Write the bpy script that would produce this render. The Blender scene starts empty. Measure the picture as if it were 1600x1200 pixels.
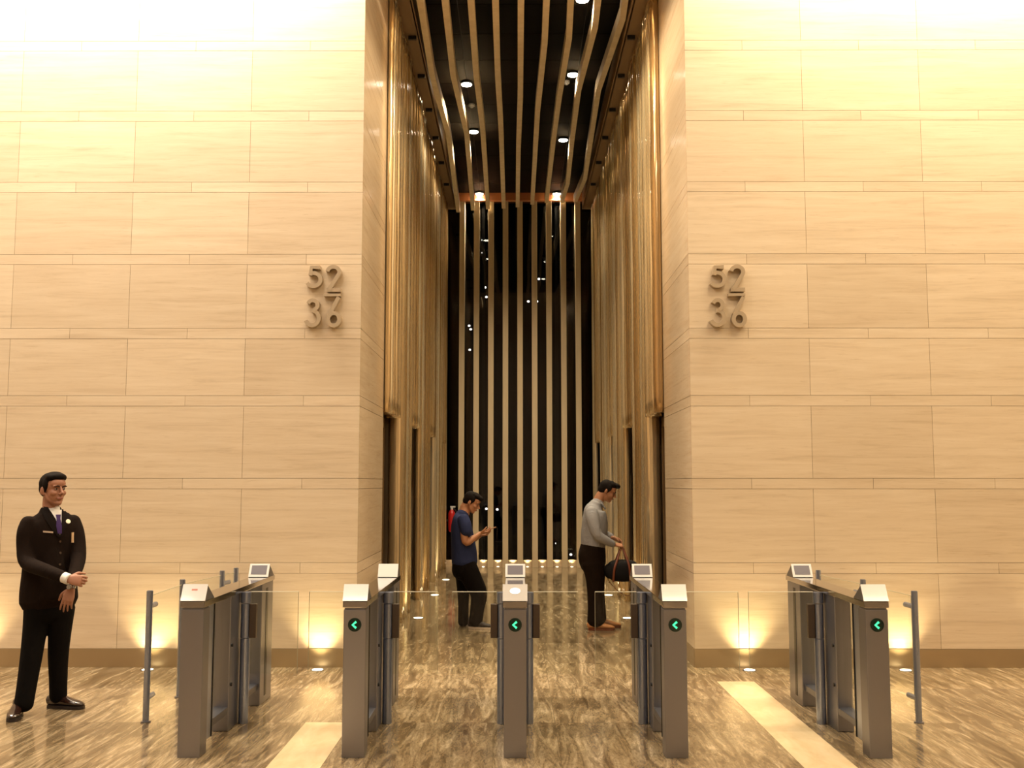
import bpy, bmesh, math, random
from mathutils import Vector, Matrix, Euler
from mathutils.bvhtree import BVHTree

# ------------------------------------------------------------------ camera, world, exposure
S = bpy.context.scene
COL = S.collection
CAM_H, FPX = 1.65, 1600.0
PITCH, YAW = math.atan(155 / 1600), math.atan(6 / 1600)
cam_data = bpy.data.cameras.new('camera')
cam = bpy.data.objects.new('camera', cam_data)
COL.objects.link(cam)
cam_data.sensor_width = 36
cam_data.lens = 36 * FPX / 1600
cam_data.clip_end = 400
cam.location = (0, 0, CAM_H)
cam.rotation_euler = (math.pi / 2 + PITCH, 0, YAW)
S.camera = cam
W = bpy.data.worlds.new('night')
S.world = W
W.use_nodes = True
W.node_tree.nodes['Background'].inputs[0].default_value = (0.01, 0.012, 0.02, 1)
W.node_tree.nodes['Background'].inputs[1].default_value = 0.02
S.view_settings.view_transform = 'Standard'
S.view_settings.look = 'None'
S.view_settings.gamma = 1
S.view_settings.exposure = 0.30
S.view_settings.use_curve_mapping = False
S.cycles.use_denoising = True
S.cycles.max_bounces = 8
S.cycles.diffuse_bounces = 3
S.cycles.glossy_bounces = 4
S.cycles.transmission_bounces = 6
S.cycles.transparent_max_bounces = 16
S.cycles.caustics_reflective = False
S.cycles.caustics_refractive = False
S.cycles.sample_clamp_indirect = 4
S.cycles.sample_clamp_direct = 0
S.cycles.blur_glossy = 0.3

WARM = (1.0, 0.80, 0.55)
WALLY = 9.41
LX, RX = -1.44, 1.61          # jamb faces of the lift corridor
ENDY = 20.6
CEILZ = 7.62
SOFZ = 7.25


def area(name, loc, size, power, color=WARM, rot=(0, 0, 0), spread=math.pi):
    d = bpy.data.lights.new(name, 'AREA')
    d.shape = 'RECTANGLE'
    d.size, d.size_y = size
    d.energy = power
    d.color = color
    d.spread = spread
    o = bpy.data.objects.new(name, d)
    o.location = loc
    o.rotation_euler = rot
    COL.objects.link(o)
    return o


def spot(name, loc, power, angle, blend=0.6, color=WARM, target=None, radius=0.04):
    d = bpy.data.lights.new(name, 'SPOT')
    d.energy = power
    d.spot_size = math.radians(angle)
    d.spot_blend = blend
    d.color = color
    d.shadow_soft_size = radius
    o = bpy.data.objects.new(name, d)
    o.location = loc
    if target is not None:
        v = Vector(target) - Vector(loc)
        o.rotation_euler = v.to_track_quat('-Z', 'Y').to_euler()
    COL.objects.link(o)
    return o


# lobby: wall-washing strips high on the stone wall, unseen fill lights added above the hall
area('wall_washer_lamp', (-5.1, WALLY - 0.55, 7.5), (6.8, 0.12), 660, (1, .86, .66), (math.radians(14), 0, 0))
area('wall_washer_lamp', (5.2, WALLY - 0.55, 7.5), (6.6, 0.12), 480, (1, .83, .58), (math.radians(14), 0, 0))
for lx in (-6.0, -2.9, 3.1, 6.2):
    for ly in (0, 5.2):
        area('ceiling_fill_light', (lx, ly, 8.9), (2.0, 1.4), 140 if lx < 0 else 150, (1, .87, .71) if lx < 0 else (1, .81, .54))  # added out of view to raise the general light in the hall


# ------------------------------------------------------------------ pixel rays (used to measure places from the photograph)
def ray(px, py):
    x, y = (px - 800) / FPX, -(py - 600) / FPX
    Y = math.cos(PITCH) - y * math.sin(PITCH)
    Z = math.sin(PITCH) + y * math.cos(PITCH)
    c, s = math.cos(YAW), math.sin(YAW)
    return Vector((x * c - Y * s, x * s + Y * c, Z))


def at(px, py, Y):
    r = ray(px, py)
    return Vector((0, 0, CAM_H)) + r * (Y / r.y)


def atz(px, py, z):
    r = ray(px, py)
    return Vector((0, 0, CAM_H)) + r * ((z - CAM_H) / r.z)


# ------------------------------------------------------------------ materials
def mat(name, color=(.5, .5, .5), rough=.5, metal=0.0, emit=None, estr=0, coat=0, spec=.5, trans=0):
    m = bpy.data.materials.new(name)
    m.use_nodes = True
    b = m.node_tree.nodes['Principled BSDF']
    b.inputs['Base Color'].default_value = (*color, 1)
    b.inputs['Roughness'].default_value = rough
    b.inputs['Metallic'].default_value = metal
    b.inputs['Specular IOR Level'].default_value = spec
    b.inputs['Coat Weight'].default_value = coat
    b.inputs['Transmission Weight'].default_value = trans
    if emit:
        b.inputs['Emission Color'].default_value = (*emit, 1)
        b.inputs['Emission Strength'].default_value = estr
    return m


class NT:
    def __init__(s, m):
        s.t = m.node_tree
        s.b = s.t.nodes['Principled BSDF']

    def n(s, typ, **kw):
        nd = s.t.nodes.new(typ)
        for k, v in kw.items():
            if k.startswith('i_'):
                nd.inputs[k[2:].replace('_', ' ')].default_value = v
            else:
                setattr(nd, k, v)
        return nd

    def l(s, a, b):
        s.t.links.new(a, b)

    def coords(s, scale=(1, 1, 1), rot=(0, 0, 0)):
        tc = s.n('ShaderNodeTexCoord')
        mp = s.n('ShaderNodeMapping')
        mp.inputs['Scale'].default_value = scale
        mp.inputs['Rotation'].default_value = rot
        s.l(tc.outputs['Object'], mp.inputs[0])
        return mp.outputs[0]

    def noise(s, vec, scale=1, detail=6, rough=.6, dist=0):
        n = s.n('ShaderNodeTexNoise')
        n.inputs['Scale'].default_value = scale
        n.inputs['Detail'].default_value = detail
        n.inputs['Roughness'].default_value = rough
        n.inputs['Distortion'].default_value = dist
        s.l(vec, n.inputs['Vector'])
        return n.outputs['Fac']

    def ramp(s, fac, stops):
        r = s.n('ShaderNodeValToRGB')
        e = r.color_ramp.elements
        e[0].position, e[0].color = stops[0][0], (*stops[0][1], 1)
        e[1].position, e[1].color = stops[-1][0], (*stops[-1][1], 1)
        for p, c in stops[1:-1]:
            x = e.new(p)
            x.color = (*c, 1)
        s.l(fac, r.inputs[0])
        return r.outputs[0]

    def mix(s, a, b, fac, mode='MIX'):
        m = s.n('ShaderNodeMix', data_type='RGBA', blend_type=mode)
        for src, i in ((fac, 0), (a, 6), (b, 7)):
            if isinstance(src, (int, float)):
                m.inputs[i].default_value = src
            elif isinstance(src, tuple):
                m.inputs[i].default_value = (*src, 1)
            else:
                s.l(src, m.inputs[i])
        return m.outputs[2]

    def bump(s, h, strength=.2, dist=.01):
        b = s.n('ShaderNodeBump')
        b.inputs['Strength'].default_value = strength
        b.inputs['Distance'].default_value = dist
        s.l(h, b.inputs['Height'])
        s.l(b.outputs[0], s.b.inputs['Normal'])


def travertine(name, tint=(1, 1, 1), rough=.42, vein=1.0, rot=(0, 0, 0), spec=.4):
    m = mat(name, rough=rough, spec=spec)
    t = NT(m)
    co = t.coords((.55, .55, 9), rot)
    a = t.noise(co, 2.2, 8, .65, .6)
    base = t.ramp(a, [(.25, (.56, .435, .30)), (.45, (.66, .53, .375)), (.62, (.70, .575, .42)), (.8, (.74, .62, .47))])
    co2 = t.coords((1.6, 1.6, 34), rot)
    b = t.noise(co2, 3, 6, .7, .3)
    base = t.mix(base, t.ramp(b, [(.30, (.80, .74, .68)), (.42, (1, 1, 1)), (.8, (1.0, 1.0, 1.0))]), .75 * vein, 'MULTIPLY')
    at_ = t.n('ShaderNodeAttribute', attribute_name='tile')
    base = t.mix(base, t.ramp(at_.outputs['Fac'], [(0, (.90, .885, .865)), (1, (1.0, 1.0, 1.0))]), 1.0, 'MULTIPLY')
    base = t.mix(base, tint, 1.0, 'MULTIPLY')
    t.l(base, t.b.inputs['Base Color'])
    t.bump(b, .08, .004)
    return m


M = {}
M['stone'] = travertine('travertine_cladding')
M['jamb'] = travertine('polished_travertine', (.90, .86, .82), .16, 1.3, (math.radians(38), 0, 0), .6)
M['grout'] = mat('joint_grout', (.34, .25, .16), .8)
M['skirt'] = mat('skirting_bronze', (.40, .30, .175), .33, .6)
t = NT(M['skirt']); t.bump(t.noise(t.coords((1, 1, 1)), 30, 2), .03, .002)


def floor_mat():
    m = mat('veined_marble_floor', rough=.11, spec=.5)
    t = NT(m)
    tc = t.n('ShaderNodeTexCoord')
    sp = t.n('ShaderNodeSeparateXYZ')
    t.l(tc.outputs['Object'], sp.inputs[0])

    def mth(op, a, b=None):
        n = t.n('ShaderNodeMath', operation=op)
        for i, v in enumerate((a, b)):
            if v is None:
                continue
            if isinstance(v, (int, float)):
                n.inputs[i].default_value = v
            else:
                t.l(v, n.inputs[i])
        return n.outputs[0]
    xs = mth('DIVIDE', mth('SUBTRACT', sp.outputs[0], .27), 1.41)
    ys = mth('DIVIDE', mth('SUBTRACT', sp.outputs[1], 7.28), 1.18)
    cx, cy = mth('FLOOR', xs), mth('FLOOR', ys)
    cb = t.n('ShaderNodeCombineXYZ')
    t.l(cx, cb.inputs[0]); t.l(cy, cb.inputs[1])
    wn = t.n('ShaderNodeTexWhiteNoise', noise_dimensions='3D')
    t.l(cb.outputs[0], wn.inputs[0])
    # vein space: shifted per slab
    vm = t.n('ShaderNodeVectorMath', operation='MULTIPLY_ADD')
    t.l(wn.outputs['Color'], vm.inputs[0])
    vm.inputs[1].default_value = (3, 3, 3)
    t.l(tc.outputs['Object'], vm.inputs[2])
    mp = t.n('ShaderNodeMapping')
    t.l(vm.outputs[0], mp.inputs[0])
    mp.inputs['Scale'].default_value = (8, 1.0, 1)
    mp.inputs['Rotation'].default_value = (0, 0, math.radians(4))
    a = t.noise(mp.outputs[0], 1.3, 9, .68, 1.5)
    c1 = t.ramp(a, [(.30, (.085, .058, .030)), (.41, (.185, .13, .074)), (.50, (.285, .212, .127)), (.57, (.375, .29, .182)), (.67, (.58, .465, .32))])
    mp2 = t.n('ShaderNodeMapping')
    t.l(vm.outputs[0], mp2.inputs[0])
    mp2.inputs['Scale'].default_value = (26, 1.7, 1)
    w1 = t.noise(mp2.outputs[0], 1.5, 6, .66, 1.6)
    mp3 = t.n('ShaderNodeMapping')
    t.l(vm.outputs[0], mp3.inputs[0])
    mp3.inputs['Scale'].default_value = (15, 4.2, 1)
    w2 = t.noise(mp3.outputs[0], 1.5, 6, .68, 2.6)
    mid = mth('MULTIPLY', mth('GREATER_THAN', sp.outputs[0], -1.14), mth('LESS_THAN', sp.outputs[0], 1.68))
    w = mth('ADD', mth('MULTIPLY', w1, mth('SUBTRACT', 1, mid)), mth('MULTIPLY', w2, mid))
    c2 = t.ramp(w, [(.36, (.50, .46, .40)), (.5, (.92, .90, .86)), (.64, (1.5, 1.46, 1.38))])
    c = t.mix(c1, c2, .6, 'MULTIPLY')
    c = t.mix(c, t.ramp(wn.outputs['Value'], [(0, (.74, .735, .72)), (1, (1.0, .99, .97))]), 1.0, 'MULTIPLY')
    # slab joints
    fy, fx = mth('FRACT', ys), mth('FRACT', xs)
    jy = mth('LESS_THAN', mth('MINIMUM', fy, mth('SUBTRACT', 1, fy)), .0035)
    jx = mth('LESS_THAN', mth('MINIMUM', fx, mth('SUBTRACT', 1, fx)), .0018)
    c = t.mix(c, (.13, .09, .05), mth('MULTIPLY', mth('MAXIMUM', jy, jx), .75))
    t.l(c, t.b.inputs['Base Color'])
    r = t.n('ShaderNodeMapRange')
    r.inputs['To Min'].default_value = .07
    r.inputs['To Max'].default_value = .16
    t.l(w, r.inputs['Value'])
    t.l(r.outputs[0], t.b.inputs['Roughness'])
    return m


M['floor'] = floor_mat()
m = mat('cream_marble_inlay', rough=.12)
t = NT(m)
t.l(t.ramp(t.noise(t.coords((3, 1.2, 1)), 2.5, 7, .6, .8), [(.3, (.62, .47, .27)), (.7, (.74, .59, .38))]), t.b.inputs['Base Color'])
M['inlay'] = m


def steel(name, color, rough, streak=True):
    m = mat(name, color, rough, 1.0)
    if streak:
        t = NT(m)
        n = t.noise(t.coords((60, 60, 1.2)), 6, 3, .6)
        r = t.n('ShaderNodeMapRange')
        r.inputs['To Min'].default_value = rough - .06
        r.inputs['To Max'].default_value = rough + .09
        t.l(n, r.inputs['Value'])
        t.l(r.outputs[0], t.b.inputs['Roughness'])
    return m


M['steel'] = steel('brushed_steel', (.315, .322, .372), .34)
M['steel_dark'] = steel('dull_steel', (.22, .225, .26), .38)
M['steel_blue'] = steel('satin_steel', (.38, .44, .60), .28)
M['steel_pol'] = mat('polished_steel', (.46, .44, .44), .09, 1.0)
M['steel_sensor'] = steel('pale_blue_steel', (.50, .56, .72), .30)
M['clamp'] = mat('bronze_clamp', (.13, .10, .08), .4, .8)
M['black'] = mat('black_plastic', (.01, .01, .01), .35)
M['white_plate'] = mat('white_reader_glass', (.70, .68, .66), .14, 0, coat=.4)
M['screen'] = mat('grey_screen', (.17, .16, .185), .22)
M['dark_lens'] = mat('dark_green_lens', (.002, .018, .012), .12)
M['green'] = mat('green_led', (.05, .8, .45), .4, emit=(.05, .95, .36), estr=1.15)
M['mark_red'] = mat('red_print', (.62, .24, .18), .5)


def glass_mat(name, tint, refl=.0, edge=False):
    m = bpy.data.materials.new(name)
    m.use_nodes = True
    nt = m.node_tree
    nt.nodes.remove(nt.nodes['Principled BSDF'])
    out = nt.nodes['Material Output']
    tr = nt.nodes.new('ShaderNodeBsdfTransparent')
    tr.inputs[0].default_value = (*tint, 1)
    gl = nt.nodes.new('ShaderNodeBsdfGlossy')
    gl.inputs['Roughness'].default_value = .01
    gl.inputs['Color'].default_value = (.95, .95, .95, 1)
    fr = nt.nodes.new('ShaderNodeFresnel')
    fr.inputs[0].default_value = 1.45
    mx = nt.nodes.new('ShaderNodeMixShader')
    ge = nt.nodes.new('ShaderNodeNewGeometry')
    sb = nt.nodes.new('ShaderNodeMath'); sb.operation = 'SUBTRACT'; sb.inputs[0].default_value = 1
    nt.links.new(ge.outputs['Backfacing'], sb.inputs[1])
    ml = nt.nodes.new('ShaderNodeMath'); ml.operation = 'MULTIPLY'
    nt.links.new(fr.outputs[0], ml.inputs[0]); nt.links.new(sb.outputs[0], ml.inputs[1])
    nt.links.new(ml.outputs[0], mx.inputs[0])
    nt.links.new(tr.outputs[0], mx.inputs[1])
    nt.links.new(gl.outputs[0], mx.inputs[2])
    nt.links.new(mx.outputs[0], out.inputs[0])
    return m


M['glass'] = glass_mat('clear_glass', (.965, .975, .955))
M['glass_edge'] = mat('polished_glass_edge', (.78, .76, .62), .25, 0, spec=.8)
M['glass_dim'] = mat('thin_glass_edge', (.36, .33, .22), .3, 0, spec=.5)
M['win_glass'] = glass_mat('window_glass', (.5, .5, .5))

# tubes: amber glass look
m = mat('amber_glass_tube', (.62, .45, .22), .15, .7, coat=.8)
t = NT(m)
nz = t.noise(t.coords((3, 3, 1.6)), 2.0, 1, .4, .2)
oi = t.n('ShaderNodeObjectInfo')
t.l(t.ramp(oi.outputs['Random'], [(0, (.42, .25, .10)), (.35, (.66, .46, .22)), (.6, (.80, .62, .36)), (1, (.90, .80, .58))]), t.b.inputs['Base Color'])
t.bump(nz, .28, .02)
M['tube'] = m
m = mat('bronze_backing', (.13, .07, .03), .3, .7)
M['bronze'] = m
M['door'] = mat('lift_door_bronze', (.13, .062, .03), .24, .75)
M['lintel'] = mat('lift_lintel_bronze', (.34, .23, .12), .3, .8)
M['soffit'] = mat('brown_soffit', (.27, .17, .085), .45, .25)
M['ceil_black'] = mat('black_ceiling_panel', (.0035, .0028, .0025), .6, 0, spec=.06)
M['ceil_joint'] = mat('ceiling_joint', (.02, .015, .011), .6)
m = mat('cream_slat', (.70, .56, .36), .75, spec=.15)
t = NT(m)
t.l(t.ramp(t.noise(t.coords((4, 4, .6)), 2, 4), [(.3, (.64, .50, .31)), (.7, (.75, .61, .41))]), t.b.inputs['Base Color'])
M['slat'] = m
M['header'] = mat('orange_brown_header', (.42, .15, .055), .4, .1)
M['lamp'] = mat('lamp_lens', (1, 1, 1), .4, emit=(1, .88, .68), estr=32)
M['lamp_floor'] = mat('floor_lamp_lens', (1, 1, 1), .4, emit=(1, .86, .60), estr=6)
M['glint_dot'] = mat('window_glint', (1, 1, 1), .4, emit=(1, .93, .82), estr=9)  # glow standing in for reflections in the window glass
M['night'] = mat('night_backing', (.004, .004, .005), .9, spec=0)  # for the added backing behind the window
M['plaster'] = mat('warm_plaster', (.50, .42, .33), .8)
M['digit'] = mat('stone_coloured_metal', (.40, .305, .20), .42, .15)
M['red'] = mat('red_enamel', (.62, .02, .02), .3, coat=.5)
M['white'] = mat('white_paint', (.8, .8, .78), .4)
# people
def skin_mat(name, c):
    m = mat(name, c, .48, spec=.4)
    b = m.node_tree.nodes['Principled BSDF']
    b.inputs['Subsurface Weight'].default_value = .0
    t = NT(m)
    dk = tuple(x * .86 for x in c)
    t.l(t.ramp(t.noise(t.coords((1, 1, 1)), 16, 3), [(.35, dk), (.65, c)]), t.b.inputs['Base Color'])
    return m


M['skin_guard'] = skin_mat('skin_warm_brown', (.36, .165, .10))
M['skin_shirt'] = skin_mat('skin_brown', (.40, .185, .095))
M['skin_tee'] = skin_mat('skin_tan', (.46, .215, .11))
M['hair'] = mat('black_hair', (.007, .0045, .0035), .75, spec=.1)
t = NT(M['hair']); t.bump(t.noise(t.coords((60, 60, 14)), 5, 3), .5, .004)


def cloth(name, c, rough=.85, wr=.5, scale=9):
    m = mat(name, c, rough, spec=.12)
    t = NT(m)
    n = t.noise(t.coords((1, 1, .6)), scale, 3, .5, .8)
    t.bump(n, wr, .02)
    return m


M['suit'] = cloth('dark_brown_suit', (.010, .005, .003), .9)
M['lapel'] = cloth('dark_brown_lapel', (.006, .003, .002), .8, .1)
M['suit_trouser'] = cloth('black_trouser', (.0035, .0025, .002), .9)
M['shirt_white'] = cloth('white_shirt', (.78, .76, .74), .7, .1)
M['tie'] = cloth('purple_tie', (.045, .022, .10), .5, .1)
M['shoe_dark'] = mat('polished_dark_brown_leather', (.022, .009, .006), .14, coat=.8)
M['sole'] = mat('dark_sole', (.02, .012, .01), .6)
M['tee'] = cloth('navy_tee_cloth', (.024, .032, .085), .85, .6)
M['jeans'] = cloth('black_jeans_cloth', (.004, .0025, .002), .9, .6)
M['grey_shirt'] = cloth('pale_grey_shirt_cloth', (.30, .30, .31), .75, .7, 12)
M['brown_trouser'] = cloth('dark_brown_trouser_cloth', (.010, .005, .0025), .85, .5)
M['shoe_tan'] = mat('tan_leather', (.50, .215, .075), .35, coat=.3)
M['shoe_canvas'] = mat('black_canvas', (.02, .012, .010), .7)
M['sole_white'] = mat('white_rubber', (.60, .50, .40), .6)
M['bag'] = mat('black_bag_cloth', (.004, .0035, .004), .7, spec=.2)
M['leather'] = mat('brown_leather_strap', (.15, .035, .010), .4)
M['phone'] = mat('phone_glass', (.32, .16, .08), .3)
M['eye_white'] = mat('eye_white', (.30, .24, .20), .4)
M['eye_dark'] = mat('eye_iris', (.02, .01, .008), .2)
M['lip'] = mat('lip_colour', (.30, .10, .075), .5)
M['badge_bar'] = mat('tan_name_bar', (.45, .33, .24), .4)
M['badge_card'] = mat('tan_card', (.62, .42, .24), .4)
M['badge_round'] = mat('cream_pin', (.85, .80, .62), .3)
M['metal_watch'] = mat('watch_metal', (.45, .45, .46), .25, 1)


# ------------------------------------------------------------------ mesh helpers
def tag(o, label=None, cat=None, group=None, kind=None):
    if label: o['label'] = label
    if cat: o['category'] = cat
    if group: o['group'] = group
    if kind: o['kind'] = kind
    return o


def empty(name, loc, label=None, cat=None, group=None, rz=0):
    o = bpy.data.objects.new(name, None)
    o.empty_display_size = .1
    o.location = loc
    o.rotation_euler = (0, 0, rz)
    COL.objects.link(o)
    return tag(o, label, cat, group)


def obj(name, bm, m, parent=None, smooth=False, loc=None):
    me = bpy.data.meshes.new(name)
    bmesh.ops.recalc_face_normals(bm, faces=bm.faces[:])
    bm.to_mesh(me)
    bm.free()
    ms = m if isinstance(m, (list, tuple)) else [m]
    for x in ms:
        me.materials.append(x)
    if smooth:
        for p in me.polygons:
            p.use_smooth = True
        try:
            me.set_sharp_from_angle(angle=math.radians(40))
        except Exception:
            pass
    o = bpy.data.objects.new(name, me)
    COL.objects.link(o)
    if parent is not None:
        o.parent = parent
    if loc is not None:
        o.location = loc
    return o


def box(bm, lo, hi, bevel=0, mi=0, mtx=None):
    x0, y0, z0 = lo
    x1, y1, z1 = hi
    tmp = bmesh.new()
    vs = [tmp.verts.new(p) for p in ((x0, y0, z0), (x1, y0, z0), (x1, y1, z0), (x0, y1, z0), (x0, y0, z1), (x1, y0, z1), (x1, y1, z1), (x0, y1, z1))]
    for f in ((0, 3, 2, 1), (4, 5, 6, 7), (0, 1, 5, 4), (1, 2, 6, 5), (2, 3, 7, 6), (3, 0, 4, 7)):
        tmp.faces.new([vs[i] for i in f])
    if bevel:
        bmesh.ops.bevel(tmp, geom=tmp.edges[:], offset=bevel, segments=2, affect='EDGES', profile=.6)
    merge(bm, tmp, mi, mtx)


def merge(bm, tmp, mi=0, mtx=None):
    if mtx is not None:
        bmesh.ops.transform(tmp, matrix=mtx, verts=tmp.verts[:])
    mp = {}
    for v in tmp.verts:
        mp[v] = bm.verts.new(v.co)
    for f in tmp.faces:
        try:
            nf = bm.faces.new([mp[v] for v in f.verts])
            nf.material_index = mi
        except ValueError:
            pass
    tmp.free()


def cyl(bm, p0, p1, r, n=20, mi=0, r1=None, bevel=0):
    p0, p1 = Vector(p0), Vector(p1)
    d = p1 - p0
    tmp = bmesh.new()
    bmesh.ops.create_cone(tmp, cap_ends=True, segments=n, radius1=r, radius2=r if r1 is None else r1, depth=d.length)
    if bevel:
        es = [e for e in tmp.edges if any(len(f.verts) > 4 for f in e.link_faces)]
        bmesh.ops.bevel(tmp, geom=es, offset=bevel, segments=2, affect='EDGES')
    q = d.to_track_quat('Z', 'Y').to_matrix().to_4x4()
    merge(bm, tmp, mi, Matrix.Translation((p0 + p1) / 2) @ q)


def ellipsoid(bm, c, r, rotm=None, u=20, v=14, mi=0):
    tmp = bmesh.new()
    bmesh.ops.create_uvsphere(tmp, u_segments=u, v_segments=v, radius=1)
    mt = Matrix.Translation(c) @ (rotm.to_4x4() if rotm is not None else Matrix.Identity(4)) @ Matrix.Diagonal((*r, 1))
    merge(bm, tmp, mi, mt)


def prism(bm, pts, axis, a, b, mi=0):
    """outline pts (2D) extruded between a and b along axis 0/1/2 (outline gives the other two, in order)"""
    def mk(p, t):
        q = list(p)
        q.insert(axis, t)
        return q
    v0 = [bm.verts.new(mk(p, a)) for p in pts]
    v1 = [bm.verts.new(mk(p, b)) for p in pts]
    n = len(pts)
    fs = [bm.faces.new(v0), bm.faces.new(v1[::-1])]
    for i in range(n):
        fs.append(bm.faces.new((v0[i], v0[(i + 1) % n], v1[(i + 1) % n], v1[i])))
    for f in fs:
        f.material_index = mi


def catmull(P, k):
    """P list of tuples (any numbers), returns densified list"""
    out = []
    n = len(P)
    for i in range(n - 1):
        p0, p1, p2, p3 = P[max(i - 1, 0)], P[i], P[i + 1], P[min(i + 2, n - 1)]
        for j in range(k):
            t = j / k
            out.append(tuple(.5 * ((2 * b) + (-a + c) * t + (2 * a - 5 * b + 4 * c - d) * t * t + (-a + 3 * b - 3 * c + d) * t ** 3)
                             for a, b, c, d in zip(p0, p1, p2, p3)))
    out.append(tuple(P[-1]))
    return out


def limb(bm, P, side=(1, 0, 0), n=16, k=4, cap=True, mi=0, power=2.0):
    """P: list of (x,y,z,ra,rb); ra along `side`, rb across. Rounded closed tube."""
    Q = catmull([tuple(p) if len(p) == 5 else (*p[:3], p[3], p[3]) for p in P], k)
    side0 = Vector(side)
    rings = []
    N = len(Q)
    for i, q in enumerate(Q):
        c = Vector(q[:3])
        a = Vector(Q[max(i - 1, 0)][:3])
        b = Vector(Q[min(i + 1, N - 1)][:3])
        tdir = (b - a)
        tdir = tdir.normalized() if tdir.length > 1e-7 else Vector((0, 0, 1))
        s = side0 - tdir * side0.dot(tdir)
        if s.length < 1e-3:
            s = tdir.orthogonal()
        s.normalize()
        u = tdir.cross(s)
        rings.append((c, s, u, max(q[3], .0005), max(q[4], .0005), tdir))
    full = []
    if cap:
        c, s, u, ra, rb, td = rings[0]
        rr = min(ra, rb)
        for ang in (80, 55, 28):
            a = math.radians(ang)
            full.append((c - td * rr * .8 * math.sin(a), s, u, ra * math.cos(a), rb * math.cos(a)))
    full += [r[:5] for r in rings]
    if cap:
        c, s, u, ra, rb, td = rings[-1]
        rr = min(ra, rb)
        for ang in (28, 55, 80):
            a = math.radians(ang)
            full.append((c + td * rr * .8 * math.sin(a), s, u, ra * math.cos(a), rb * math.cos(a)))
    rows = []
    for c, s, u, ra, rb in full:
        row = []
        for j in range(n):
            a = 2 * math.pi * j / n
            ca, sa = math.cos(a), math.sin(a)
            if power != 2.0:
                ca = math.copysign(abs(ca) ** (2 / power), ca)
                sa = math.copysign(abs(sa) ** (2 / power), sa)
            row.append(bm.verts.new(c + s * ra * ca + u * rb * sa))
        rows.append(row)
    for r0, r1 in zip(rows, rows[1:]):
        for j in range(n):
            f = bm.faces.new((r0[j], r0[(j + 1) % n], r1[(j + 1) % n], r1[j]))
            f.material_index = mi
    for r in (rows[0], rows[-1][::-1]):
        f = bm.faces.new(r)
        f.material_index = mi


def fuse(name, bm, m, parent, voxel=.008, smooth=3, fac=.5, disp=None):
    """join overlapping volumes into one continuous skin"""
    bmesh.ops.recalc_face_normals(bm, faces=bm.faces[:])
    me = bpy.data.meshes.new(name)
    bm.to_mesh(me)
    bm.free()
    o = bpy.data.objects.new(name, me)
    COL.objects.link(o)
    r = o.modifiers.new('r', 'REMESH')
    r.mode = 'VOXEL'
    r.voxel_size = voxel
    r.use_smooth_shade = True
    if smooth:
        s = o.modifiers.new('s', 'SMOOTH')
        s.iterations = smooth
        s.factor = fac
    dg = bpy.context.evaluated_depsgraph_get()
    me2 = bpy.data.meshes.new_from_object(o.evaluated_get(dg))
    o.modifiers.clear()
    o.data = me2
    bpy.data.meshes.remove(me)
    me2.name = name
    me2.materials.clear()
    me2.materials.append(m)
    if disp:
        for v in me2.vertices:
            v.co = disp(v.co.copy(), v.normal.copy())
    for p in me2.polygons:
        p.use_smooth = True
    o.parent = parent
    return o


def bvh_of(o):
    me = o.data
    return BVHTree.FromPolygons([v.co for v in me.vertices], [tuple(p.vertices) for p in me.polygons])


# ------------------------------------------------------------------ lobby shell
def tiled_wall(name, xa, xb, cols, z_list, m, top):
    """cladding as one mesh: slabs with recessed joints in front of a grout plane (faces -Y)"""
    bm = bmesh.new()
    lay = bm.faces.layers.float.new('tile')
    g = .0016
    rnd = random.Random(hash(name) % 1000 if False else len(name) * 7 + int(abs(xa) * 10))

    def slab(x0, x1, z0, z1):
        if x1 - x0 < .02 or z1 - z0 < .02:
            return
        y0, y1 = WALLY, WALLY + .006
        val = rnd.random()
        vs = [bm.verts.new(p) for p in ((x0 + g, y0, z0 + g), (x1 - g, y0, z0 + g), (x1 - g, y0, z1 - g), (x0 + g, y0, z1 - g),
                                        (x0 + g, y1, z0 + g), (x1 - g, y1, z0 + g), (x1 - g, y1, z1 - g), (x0 + g, y1, z1 - g))]
        for f in ((0, 1, 2, 3), (0, 4, 5, 1), (1, 5, 6, 2), (2, 6, 7, 3), (3, 7, 4, 0)):
            fc = bm.faces.new([vs[i] for i in f])
            fc[lay] = val
    for z0, z1, off in z_list:
        js = [xa] + [x + off for x in cols if xa + .03 < x + off < xb - .03] + [xb]
        js.sort()
        for a, b in zip(js, js[1:]):
            slab(a, b, z0, z1)
    # body behind
    x0, x1 = (xa, xb - .02) if xb < 0 else (xa + .02, xb)
    box(bm, (x0, WALLY + .005, 0), (x1, WALLY + .3, top), mi=1)
    o = obj(name, bm, [m, M['grout']])
    return tag(o, kind='structure')


tops = [.932, 1.695, 2.455, 3.082, 3.782, 4.473, 5.163, 5.853, 6.54, 7.23, 7.92, 8.6]
zl = []
prev = .165
for tz in tops:
    zl.append((prev, tz - .097, 0.0))
    zl.append((tz - .097, tz, .55))
    prev = tz
zl.append((prev, 9.2, 0))
tiled_wall('wall_left', -9.0, LX, [-2.51 - 1.093 * i for i in range(-1, 7)], zl, M['stone'], 9.2)
tiled_wall('wall_right', RX, 9.0, [2.715 + 1.11 * i for i in range(-1, 7)], zl, M['stone'], 9.2)
# over the corridor mouth, above the frame
bm = bmesh.new()
box(bm, (LX, WALLY, 7.9), (RX, WALLY + .3, 9.2))
tag(obj('wall_lintel', bm, M['stone']), kind='structure')
# skirtings
for nm, a, b in (('baseboard_left', -9.0, LX), ('baseboard_right', RX, 9.0)):
    bm = bmesh.new()
    box(bm, (a, WALLY - .006, 0), (b, WALLY + .02, .165))
    tag(obj(nm, bm, M['skirt']), kind='structure')
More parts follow.
